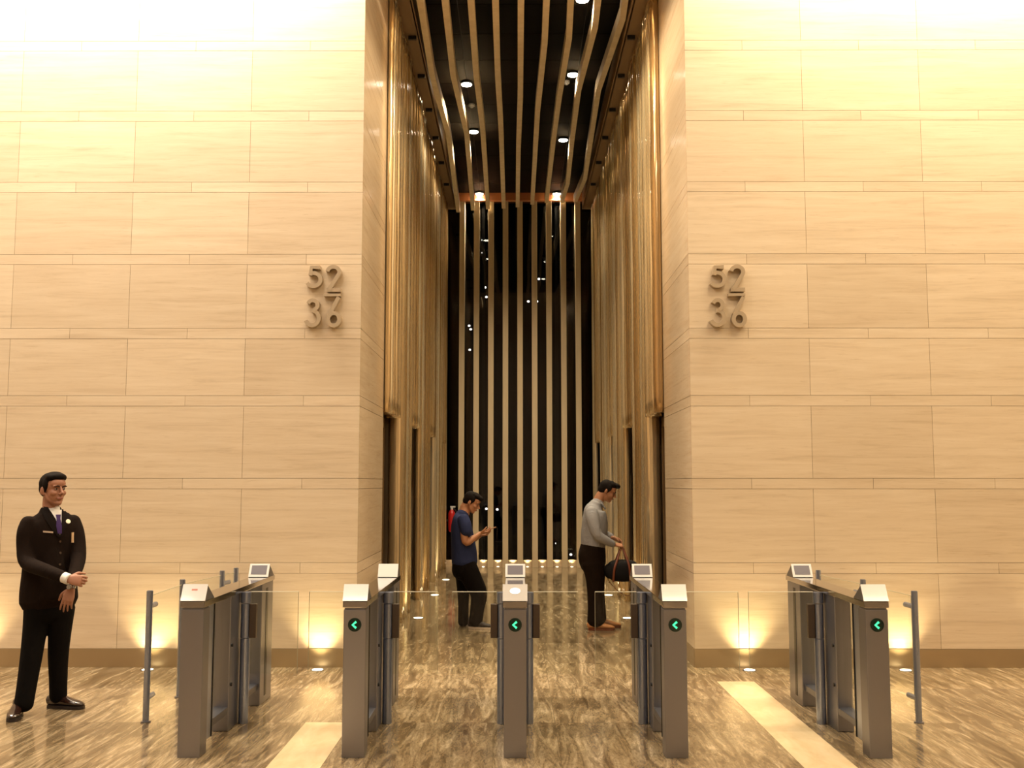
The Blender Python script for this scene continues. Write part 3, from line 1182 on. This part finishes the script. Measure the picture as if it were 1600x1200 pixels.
def head(bm, C, R, k=1.0):
    """skull, jaw, nose, brow, cheeks and ears as overlapping volumes in the head's own frame"""
    def E(c, r, rot=None):
        m = R if rot is None else R @ rot
        ellipsoid(bm, C + R @ (Vector(c) * k), [x * k for x in r], m, 24, 16)

    def L(P, side=(1, 0, 0)):
        limb(bm, [(*(C + R @ (Vector(p[:3]) * k)), *[q * k for q in (p[3:] if len(p) == 5 else (p[3], p[3]))]) for p in P], R @ Vector(side), 12, 3)
    E((0, -.012, .034), (.074, .094, .083))
    E((0, .024, -.026), (.060, .062, .084))
    E((0, .060, -.092), (.027, .024, .020))
    E((0, .048, .045), (.058, .044, .045))
    for s in (-1, 1):
        L([(s * .054, -.002, -.030, .015), (s * .046, .022, -.066, .015), (s * .016, .056, -.091, .014)])
        E((s * .036, .056, -.022), (.024, .026, .022))
        E((s * .030, .077, .025), (.026, .012, .008))
        E((s * .0115, .099, -.028), (.009, .011, .008))
        E((s * .077, -.012, -.004), (.008, .020, .031), Euler((-.2, 0, s * .35)).to_matrix())
        E((s * .072, -.004, -.028), (.007, .010, .010))
    L([(0, .080, .026, .008), (0, .099, -.006, .0095), (0, .111, -.023, .0125)])
    E((0, .083, -.056), (.023, .013, .007))
    E((0, .080, -.066), (.019, .013, .007))
    E((0, .076, -.045), (.022, .014, .010))


def face_parts(parent, C, R, k=1.0):
    def W(c):
        return C + R @ (Vector(c) * k)
    for s in (-1, 1):
        bm = bmesh.new(); ellipsoid(bm, W((s * .030, .0785, .007)), (.0125 * k, .008 * k, .0048 * k), R, 14, 10)
        e = obj('eye', bm, M['eye_white'], parent, True)
        bm = bmesh.new(); ellipsoid(bm, W((s * .030, .0845, .007)), (.0060 * k, .003 * k, .0052 * k), R, 12, 8)
        obj('iris', bm, M['eye_dark'], e, True)
        bm = bmesh.new()
        limb(bm, [(*W((s * .012, .0925, .024)), .0032 * k, .0032 * k), (*W((s * .030, .0925, .029)), .0042 * k, .0042 * k), (*W((s * .050, .0815, .025)), .0028 * k, .0028 * k)], n=8, k=3)
        obj('eyebrow', bm, M['hair'], parent, True)
    bm = bmesh.new()
    limb(bm, [(*W((-.021, .088, -.060)), .003 * k, .003 * k), (*W((0, .0955, -.0585)), .006 * k, .006 * k), (*W((.021, .088, -.060)), .003 * k, .003 * k)], n=10, k=3)
    obj('lips', bm, M['lip'], parent, True)


def hair(parent, C, R, k, front=0.0, tuft=.0):
    bm = bmesh.new()

    def E(c, r):
        ellipsoid(bm, C + R @ (Vector(c) * k), [x * k for x in r], R, 26, 18)
    E((0, -.032, .045), (.081, .082, .082))
    E((0, -.055, .010), (.072, .058, .070))
    E((0, .010, .092), (.068, .070, .040))
    E((0, .050 + front * .8, .092 + tuft), (.058, .042, .030))
    E((.035, .025, .088), (.040, .048, .030))
    E((-.035, .025, .088), (.040, .048, .030))
    for s in (-1, 1):
        E((s * .068, .004, .040), (.015, .032, .042))
        E((s * .070, .006, .002), (.009, .010, .022))
    return fuse('hair', bm, M['hair'], parent, .006 * k, 3, .5)


def hand(bm, wrist, d, pn, thumb, curl=(20, 25, 20), k=1.0, spread=4, tcurl=15):
    """wrist point, pointing direction, palm normal, thumb = +1/-1 along cross(d, pn)"""
    d = Vector(d).normalized()
    pn = Vector(pn)
    pn = (pn - d * pn.dot(d)).normalized()
    a = d.cross(pn).normalized()
    w = Vector(wrist)
    pts = [(0, .026, .020), (.030, .034, .017), (.060, .041, .015), (.088, .040, .012)]
    limb(bm, [(*(w + d * q[0] * k), q[1] * k, q[2] * k) for q in pts], a, 16, 3, power=2.6)
    lens = [.90, 1.0, .95, .76]
    for i in range(4):
        off = (1.5 - i) * .0205 * thumb
        base = w + (d * (.086 - abs(1.2 - i) * .004) + a * off) * k
        ang = math.radians((1.5 - i) * spread) * thumb
        dd = (d * math.cos(ang) + a * math.sin(ang)).normalized()
        P = [(*base, .0088 * k, .0088 * k)]
        p = base
        tot = 0
        for j, ln in enumerate((.044, .027, .021)):
            tot += math.radians(curl[j] * (1 + .12 * i))
            v = dd * math.cos(tot) + pn * math.sin(tot)
            p = p + v * ln * lens[i] * k
            rr = (.0080, .0073, .0060)[j] * k
            P.append((*p, rr, rr))
        limb(bm, P, a, 10, 2)
    # thumb leaves the side of the palm near its base
    b0 = w + (d * .022 + a * thumb * .026 + pn * .004) * k
    v1 = (d * .62 + a * thumb * .70 + pn * .35).normalized()
    v2 = (d * .85 + a * thumb * .25 + pn * (.3 + tcurl / 60)).normalized()
    b1 = b0 + v1 * .040 * k
    b2 = b1 + v2 * .030 * k
    b3 = b2 + v2 * .022 * k
    limb(bm, [(*b0, .014 * k, .014 * k), (*b1, .0112 * k, .0112 * k), (*b2, .0095 * k, .0095 * k), (*b3, .0075 * k, .0075 * k)], a, 10, 3)


def shoe(parent, heel, d, L, m, ms, h=.075, white_patch=None):
    """heel = floor point under the back of the heel"""
    d = Vector((d[0], d[1], 0)).normalized()
    s = Vector((d.y, -d.x, 0))
    H = Vector((heel[0], heel[1], 0))
    bm = bmesh.new()
    prof = [(.03, .032, .040), (.25, .036, .046), (.45, .040, .038), (.68, .047, .027), (.88, .040, .019), (.97, .024, .013)]
    limb(bm, [(*(H + d * L * t + Vector((0, 0, .020 + rb * .9))), ra, rb) for t, ra, rb in prof], s, 18, 3)
    limb(bm, [(*(H + d * L * .19 + Vector((0, 0, .05))), .040, .048), (*(H + d * L * .19 + Vector((0, 0, h + .03))), .036, .044)], s, 16, 2)
    o = fuse('shoe', bm, m, parent, .006, 2, .5)
    bm = bmesh.new()
    out = []
    for t, w in ((0, .022), (.03, .032), (.25, .035), (.45, .037), (.70, .049), (.90, .040), (.985, .022), (1.0, .008)):
        out.append((t, w))
    pts = [H + d * L * t + s * w for t, w in out] + [H + d * L * t - s * w for t, w in reversed(out)]
    prism(bm, [(p.x, p.y) for p in pts], 2, .001, .024)
    obj('sole', bm, ms, o)
    bm = bmesh.new()
    for t in (.38, .45, .52):
        c = H + d * L * t + Vector((0, 0, .092 - (t - .38) * .16))
        limb(bm, [(*(c - s * .022), .003, .003), (*(c + Vector((0, 0, .004))), .003, .003), (*(c + s * .022), .003, .003)], n=6, k=2)
    obj('laces', bm, M['sole'] if white_patch is None else M['sole_white'], o, True)
    return o


def surface_patch(name, rows, bvh, root, Y0, off, m, parent, nu=5, sub=4, th=.003):
    """rows: (left px, right px, py) bands laid onto the garment"""
    R = []
    for a, b in zip(rows, rows[1:]):
        for j in range(sub):
            t = j / sub
            R.append([a[i] + (b[i] - a[i]) * t for i in range(len(a))])
    R.append(list(rows[-1]))
    o0 = Vector((0, 0, CAM_H))
    bm = bmesh.new()
    G = []
    for r in R:
        row = []
        for i in range(nu + 1):
            px = r[0] + (r[1] - r[0]) * i / nu
            py = r[2] if len(r) == 3 else r[2] + (r[3] - r[2]) * i / nu
            v = ray(px, py).normalized()
            hit = bvh.ray_cast(o0 - root, v)
            if hit[0] is None:
                row.append(None)
            else:
                p = hit[0]
                nr = hit[1] if hit[1].dot(v) < 0 else -hit[1]
                row.append((bm.verts.new(p + nr * off), bm.verts.new(p + nr * (off - th - .004))))
        G.append(row)
    for i in range(len(G) - 1):
        for j in range(nu):
            q = [G[i][j], G[i][j + 1], G[i + 1][j + 1], G[i + 1][j]]
            if any(x is None for x in q):
                continue
            bm.faces.new([x[0] for x in q])
            bm.faces.new([x[1] for x in q][::-1])
    es = [e for e in bm.edges if e.is_boundary]
    # close the rim
    pair = {}
    for row in G:
        for x in row:
            if x:
                pair[x[0]] = x[1]
    for e in es:
        a, b = e.verts
        if a in pair and b in pair:
            try:
                bm.faces.new((a, b, pair[b], pair[a]))
            except ValueError:
                pass
    return obj(name, bm, m, parent, True)


class Figure:
    def __init__(s, x, Y, label):
        s.root = empty('person', (x, Y, 0), label, 'person')
        s.o = Vector((x, Y, 0))
        s.Y = Y

    def p(s, px, py, dy=0.0):
        return at(px, py, s.Y + dy) - s.o

    def c(s, px, py, dy, ra, rb=None):
        return (*s.p(px, py, dy), ra, ra if rb is None else rb)


def V3(t):
    return Vector(t[:3])


# ---- the man in the dark suit
F = Figure(-3.42, 7.6, 'person in a dark brown suit and purple tie, one hand holding the other wrist')
tor = Vector((.47, -.88, 0)).normalized()
sh = Vector((.88, .47, 0)).normalized()
C = F.p(83.5, 765.5, 0)
hf = Vector((math.cos(math.radians(33)), -math.sin(math.radians(33)), .0))
HR = frame(hf)
bm = bmesh.new()
head(bm, C, HR, 1.03)
nb = F.p(80, 806, .01)
limb(bm, [(*(C + HR @ Vector((0, -.030, -.035))), .050, .052), (*(C + HR @ Vector((0, -.035, -.095))), .052, .055), (*nb, .060, .060)], (1, 0, 0), 18, 3)
limb(bm, [F.c(79, 812, .02, .13, .06), F.c(78, 850, .02, .14, .09), F.c(76, 900, .02, .13, .09), F.c(76, 945, .02, .14, .09)], sh, 18, 3)
rs, re, rw = F.c(46, 818, -.07, .045), F.c(43, 880, -.14, .036), F.c(107, 905, -.33, .027, .024)
ls, le, lw_ = F.c(113, 816, .09, .045), F.c(122, 874, .00, .036), F.c(111.5, 917, -.255, .026, .023)
limb(bm, [rs, re, rw], (0, 0, 1), 14, 4)
limb(bm, [ls, le, lw_], (1, 0, 0), 14, 4)
rwv, lwv = V3(rw), V3(lw_)
hand(bm, rwv, (1, -.08, -.10), (.1, 1, -.35), 1, (42, 60, 45), .98, 3, 40)
hand(bm, lwv + Vector((0, 0, -.012)), F.p(101, 950, -.30) - lwv, (-.15, 1, .1), -1, (14, 18, 14), .98, 3.5)
for hp, kn, an in ((F.c(62, 950, -.03, .075), F.c(50, 1020, -.06, .05), F.c(36, 1104, -.13, .038)), (F.c(93, 950, .06, .075), F.c(91, 1025, .09, .05), F.c(90, 1092, .13, .038))):
    limb(bm, [hp, kn, an], sh, 14, 4)
body = fuse('body', bm, M['skin_guard'], F.root, .0042, 2, .4)
face_parts(body, C, HR, 1.03)
hair(body, C, HR, 1.03)
# trousers
bm = bmesh.new()
limb(bm, [F.c(77, 925, .02, .165, .115), F.c(77, 955, .02, .175, .12)], sh, 20, 3)
limb(bm, [F.c(60, 950, -.02, .100), F.c(54.5, 985, -.03, .084), F.c(49, 1025, -.06, .076), F.c(42, 1070, -.10, .068), F.c(37, 1101, -.13, .066)], sh, 18, 4)
limb(bm, [F.c(95, 950, .05, .100), F.c(93.5, 985, .06, .082), F.c(91, 1025, .09, .072), F.c(91, 1062, .11, .064), F.c(91, 1088, .13, .062)], sh, 18, 4)
fuse('trousers', bm, M['suit_trouser'], F.root, .008, 3, .5)
# jacket
bm = bmesh.new()
limb(bm, [F.c(76.5, 938, .02, .200, .135), F.c(76, 920, .02, .196, .130), F.c(76, 890, .02, .180, .120), F.c(78, 860, .02, .182, .122), F.c(80, 835, .02, .188, .122), F.c(80, 818, .02, .182, .105), F.c(79.5, 806, .02, .130, .080), F.c(79, 799, .02, .080, .066)], sh, 28, 4)
limb(bm, [F.c(46, 817, -.06, .062), F.c(41, 832, -.08, .064), F.c(39, 855, -.10, .058), F.c(43, 879, -.15, .054), F.c(70, 891, -.26, .048), F.c(97, 901, -.315, .042)], (0, 0, 1), 18, 4)
limb(bm, [F.c(112, 815, .09, .062), F.c(118, 832, .08, .062), F.c(122, 855, .05, .056), F.c(122, 875, .00, .053), F.c(117, 895, -.12, .046), F.c(112.5, 908, -.215, .040)], (1, 0, 0), 18, 4)
# tails that overlap at the front
limb(bm, [(*(F.p(83, 932, 0) + tor * .088), .10, .045), (*(F.p(82, 895, 0) + tor * .080), .085, .035), (*(F.p(82, 850, 0) + tor * .060), .06, .03), (*(F.p(82, 825, 0) + tor * .04), .05, .02)], sh, 16, 3)
jacket = fuse('jacket', bm, M['suit'], F.root, .0075, 3, .5)
jb = bvh_of(jacket)
args = (jb, F.o, F.Y)
surface_patch('shirt', [(71, 98, 792), (79, 97.5, 802), (85.5, 97, 812), (89.5, 96, 826), (92, 94, 836)], *args, .004, M['shirt_white'], F.root)
surface_patch('tie', [(87, 94.5, 805), (88.3, 94, 811), (87.5, 96, 822), (90, 96, 834)], *args, .010, M['tie'], F.root)
surface_patch('lapel', [(64, 72.5, 789), (66, 79.5, 800), (71, 87, 812), (80, 91, 826), (91, 93.5, 840)], *args, .009, M['lapel'], jacket)
surface_patch('lapel', [(96, 104, 794), (96, 108, 806), (96, 107, 815), (95, 101, 828), (92.8, 95, 840)], *args, .009, M['lapel'], jacket)
surface_patch('name_bar', [(67.5, 83, 829.5, 830.6), (67.5, 83, 832, 833)], *args, .007, M['badge_bar'], jacket, sub=1)
surface_patch('identity_card', [(111, 115.5, 832), (111.3, 115.8, 848)], *args, .010, M['badge_card'], jacket, sub=2)
hit = jb.ray_cast(Vector((0, 0, CAM_H)) - F.o, ray(105.6, 815.5).normalized())
if hit[0]:
    bm = bmesh.new()
    nrm = hit[1] if hit[1].dot(ray(105, 815)) < 0 else -hit[1]
    cyl(bm, hit[0] - nrm * .003, hit[0] + nrm * .014, .017, 24, bevel=.002)
    obj('round_badge', bm, M['badge_round'], jacket)['label'] = 'round cream pin'
for px, py in ((94, 846), (94, 864), (93.5, 882)):
    hit = jb.ray_cast(Vector((0, 0, CAM_H)) - F.o, ray(px, py).normalized())
    if hit[0]:
        nrm = hit[1] if hit[1].dot(ray(px, py)) < 0 else -hit[1]
        bm = bmesh.new(); cyl(bm, hit[0] - nrm * .002, hit[0] + nrm * .004, .009, 14)
        obj('button', bm, M['shoe_dark'], jacket)
# collar, cuffs, watch
bm = bmesh.new()
limb(bm, [(*(nb + Vector((-.004, .0, -.03))), .070, .066), (*(nb + Vector((-.006, .004, .034))), .061, .060)], (1, 0, 0), 20, 2)
obj('shirt_collar', bm, M['shirt_white'], F.root, True)
cdir = (rwv - V3(F.c(97, 901, -.315, .04))).normalized()
bm = bmesh.new(); cyl(bm, rwv - cdir * .045, rwv + cdir * .006, .038, 20, bevel=.004); obj('shirt_cuff', bm, M['shirt_white'], F.root, True)
wd = (F.p(101, 950, -.30) - lwv).normalized()
bm = bmesh.new(); cyl(bm, lwv - wd * .014, lwv + wd * .008, .031, 20, bevel=.003)
cyl(bm, lwv - wd * .003 + Vector((-.002, -.026, 0)), lwv - wd * .003 + Vector((-.004, -.040, 0)), .017, 20, bevel=.003)
obj('wristwatch', bm, M['metal_watch'], F.root, True)
shoe(F.root, F.p(30, 1104, -.06), (.28, -.96), .275, M['shoe_dark'], M['sole'], .07)
shoe(F.root, F.p(76, 1095, .145), (1, -.16), .285, M['shoe_dark'], M['sole'], .07)

# ---- the man in the blue shirt looking at his phone
F = Figure(-.49, 12.0, 'person in a navy t-shirt and black trousers, head bowed over a phone in the corridor')
ax = Vector((.05, 1, 0)).normalized()
C = F.p(737, 785.5, 0)
HR = frame((.87, -.12, -.42), (.4, 0, .9))
bm = bmesh.new()
head(bm, C, HR, .98)
nb = F.p(725, 803, 0)
limb(bm, [(*(C + HR @ Vector((0, -.035, -.03))), .052, .055), (*(C + HR @ Vector((0, -.05, -.085))), .055, .056), (*nb, .065, .065)], ax, 18, 3)
limb(bm, [F.c(722, 812, 0, .13, .07), F.c(723, 840, 0, .13, .09), F.c(725, 875, 0, .13, .09), F.c(724, 890, 0, .14, .09)], ax, 18, 3)
rw = F.c(750, 833, -.10, .025, .022)
lw_ = F.c(751, 836, .03, .025, .022)
limb(bm, [F.c(725, 812, -.16, .05), F.c(727, 846, -.20, .043), F.c(738, 842, -.16, .038), rw], (0, 1, 0), 14, 4)
limb(bm, [F.c(725, 812, .16, .05), F.c(728, 846, .20, .043), F.c(740, 843, .12, .036), lw_], (0, 1, 0), 14, 4)
hand(bm, V3(rw), (1, .10, .10), (-.15, .25, 1), 1, (28, 40, 30), .95, 3, 30)
hand(bm, V3(lw_), (1, -.25, .12), (-.1, -.2, 1), -1, (30, 35, 30), .95, 3, 30)
limb(bm, [F.c(727, 888, -.09, .075), F.c(749, 926, -.10, .05), F.c(743, 972, -.12, .036)], ax, 14, 4)
limb(bm, [F.c(722, 888, .09, .075), F.c(724, 930, .09, .05), F.c(724, 972, .11, .036)], ax, 14, 4)
body = fuse('body', bm, M['skin_tee'], F.root, .0055, 2, .4)
face_parts(body, C, HR, .98)
hair(body, C, HR, 1.0, .022, -.006)
bm = bmesh.new()
limb(bm, [F.c(726, 878, 0, .195, .150), F.c(725, 862, 0, .190, .148), F.c(723, 842, 0, .190, .135), F.c(721, 824, 0, .190, .122), F.c(721, 811, 0, .175, .100), F.c(723, 804, 0, .105, .078)], ax, 28, 4)
limb(bm, [F.c(724, 811, -.155, .070), F.c(727, 820, -.19, .072), F.c(729, 831, -.20, .068)], ax, 18, 4)
limb(bm, [F.c(724, 811, .155, .070), F.c(727, 820, .19, .072), F.c(730, 831, .20, .068)], ax, 18, 4)
fuse('tshirt', bm, M['tee'], F.root, .009, 3, .5)
bm = bmesh.new()
limb(bm, [F.c(725, 874, 0, .18, .138), F.c(725, 892, 0, .19, .142)], ax, 20, 3)
limb(bm, [F.c(728, 885, -.08, .115, .125), F.c(739, 908, -.09, .100, .115), F.c(748, 928, -.10, .088, .098), F.c(746, 950, -.11, .075, .082), F.c(743, 972, -.12, .075, .080)], ax, 18, 4)
limb(bm, [F.c(723, 888, .08, .110, .098), F.c(724, 912, .09, .098, .082), F.c(724, 935, .09, .085, .066), F.c(724, 955, .10, .078, .062), F.c(724, 972, .11, .078, .064)], ax, 18, 4)
fuse('trousers', bm, M['jeans'], F.root, .009, 3, .5)
hp = V3(rw)
e = bmesh.new()
box(e, (-.072, -.036, -.005), (.072, .036, .005), .003)
ph = obj('phone', e, M['phone'], None)
ph.location = F.o + hp + Vector((.115, .035, .046))
ph.rotation_euler = (0, -.30, .05)
tag(ph, 'flat phone held out in the hands of the man in navy', 'phone')
shoe(F.root, F.p(733, 980, -.10), (1, -.28), .275, M['shoe_canvas'], M['sole_white'], .06, 1)
shoe(F.root, F.p(718, 978, .12), (1, -.10), .265, M['shoe_canvas'], M['sole_white'], .06, 1)

# ---- the man in the grey shirt with the bag
F = Figure(.93, 11.85, 'person in a pale grey shirt and dark trousers, looking down, holding a black bag')
ax = Vector((0, 1, 0))
C = F.p(949, 768, 0)
HR = frame((.88, -.10, -.40), (.4, 0, .9))
bm = bmesh.new()
head(bm, C, HR, 1.0)
nb = F.p(933, 788, 0)
limb(bm, [(*(C + HR @ Vector((0, -.035, -.03))), .054, .058), (*(C + HR @ Vector((0, -.05, -.09))), .058, .060), (*nb, .068, .066)], ax, 18, 3)
limb(bm, [F.c(928, 800, 0, .13, .07), F.c(929, 830, 0, .13, .09), F.c(927, 860, 0, .13, .09)], ax, 18, 3)
rw = F.c(960, 851, -.13, .027, .024)
lw_ = F.c(957, 840, .02, .027, .024)
limb(bm, [F.c(925, 803, -.17, .05), F.c(933, 836, -.22, .04), rw], (0, 1, 0), 14, 4)
limb(bm, [F.c(928, 803, .17, .05), F.c(942, 834, .18, .04), lw_], (0, 1, 0), 14, 4)
hand(bm, V3(rw), (1, .12, -.12), (-.2, .45, -1), 1, (48, 70, 50), 1.0, 2, 30)
hand(bm, V3(lw_), (1, -.25, -.42), (-.3, -.4, -.6), -1, (25, 30, 25), 1.0, 3)
limb(bm, [F.c(927, 862, -.09, .08), F.c(931, 922, -.08, .055), F.c(930, 972, -.08, .04)], ax, 14, 4)
limb(bm, [F.c(928, 862, .09, .08), F.c(934, 922, .09, .055), F.c(936, 967, .11, .04)], ax, 14, 4)
body = fuse('body', bm, M['skin_shirt'], F.root, .0055, 2, .4)
face_parts(body, C, HR, 1.0)
hair(body, C, HR, 1.02, .03, .008)
bm = bmesh.new()
limb(bm, [F.c(927, 852, 0, .175, .142), F.c(928, 838, 0, .185, .150), F.c(929.5, 820, 0, .190, .150), F.c(929, 806, 0, .190, .138), F.c(928, 797, 0, .172, .112), F.c(931, 789, 0, .105, .078)], ax, 28, 4)
limb(bm, [F.c(924, 800, -.155, .074), F.c(926, 812, -.20, .074), F.c(933, 835, -.225, .060), F.c(946, 844, -.19, .050), F.c(957, 850, -.145, .041)], ax, 18, 4)
limb(bm, [F.c(926, 800, .155, .074), F.c(929, 812, .20, .072), F.c(942, 833, .18, .058), F.c(950, 837, .09, .048), F.c(955, 839, .04, .040)], ax, 18, 4)
sh_o = fuse('shirt', bm, M['grey_shirt'], F.root, .009, 3, .5)
bm = bmesh.new()
limb(bm, [(*(nb + Vector((-.02, 0, -.03))), .088, .080), (*(nb + Vector((.012, 0, .026))), .072, .068)], ax, 20, 2)
limb(bm, [(*(nb + Vector((.045, -.055, .012))), .030, .012), (*(nb + Vector((.090, -.045, -.050))), .012, .008)], ax, 12, 2)
obj('shirt_collar', bm, M['grey_shirt'], sh_o, True)
bm = bmesh.new()
limb(bm, [F.c(926.5, 852, 0, .175, .140), F.c(925, 868, 0, .185, .158), F.c(926, 880, 0, .18, .150)], ax, 22, 3)
limb(bm, [F.c(926, 880, -.08, .110, .130), F.c(930, 902, -.08, .100, .112), F.c(930.5, 928, -.08, .088, .095), F.c(931, 952, -.08, .082, .092), F.c(931, 971, -.08, .088, .100)], ax, 18, 4)
limb(bm, [F.c(928, 880, .08, .110, .120), F.c(931, 902, .09, .098, .100), F.c(933, 928, .09, .086, .088), F.c(935, 950, .10, .080, .084), F.c(936, 966, .11, .084, .086)], ax, 18, 4)
tr = fuse('trousers', bm, M['brown_trouser'], F.root, .009, 3, .5)
shoe(F.root, F.p(919, 982, -.085), (1, -.05), .30, M['shoe_tan'], M['leather'], .06)
shoe(F.root, F.p(931, 976, .125), (1, -.02), .29, M['shoe_tan'], M['leather'], .06)

# ---- the bag in his hand
hp = F.o + V3(rw) + Vector((.085, .02, -.045))
bc = at(973, 890, F.Y - .10)
bag = empty('handbag', (bc.x, bc.y, bc.z - .135), 'black soft bag with brown leather handles, hanging from the grey-shirted man\'s hand', 'bag')
bo = Vector(bag.location)
bm = bmesh.new()
limb(bm, [(-.155, 0, .115, .085, .075), (-.11, 0, .12, .115, .085), (0, 0, .125, .125, .09), (.11, 0, .12, .115, .085), (.155, 0, .115, .085, .075)], (0, 0, 1), 26, 4, power=3.0)
fuse('bag_body', bm, M['bag'], bag, .008, 3, .5)
for sy in (-1, 1):
    bm = bmesh.new()
    top = hp - bo
    P = [(-.115, sy * .088, .01), (-.105, sy * .096, .14), (-.07, sy * .07, .24), (top.x - .012, top.y + sy * .010, top.z), (top.x + .012, top.y + sy * .010, top.z), (.05, sy * .07, .24), (.07, sy * .096, .14), (.075, sy * .088, .01)]
    limb(bm, [(*p, .012, .004) for p in P], (1, 0, 0), 10, 5)
    obj('bag_handle', bm, M['leather'], bag, True)
bm = bmesh.new()
limb(bm, [(*p, .009, .004) for p in ((-.17, 0, .16), (-.175, -.02, .05), (-.13, -.03, -.03), (-.03, -.03, -.12), (.06, -.02, -.155), (.14, -.01, -.12), (.178, 0, .02), (.17, 0, .15))], (0, 1, 0), 8, 6)
obj('shoulder_strap', bm, M['leather'], bag, True)
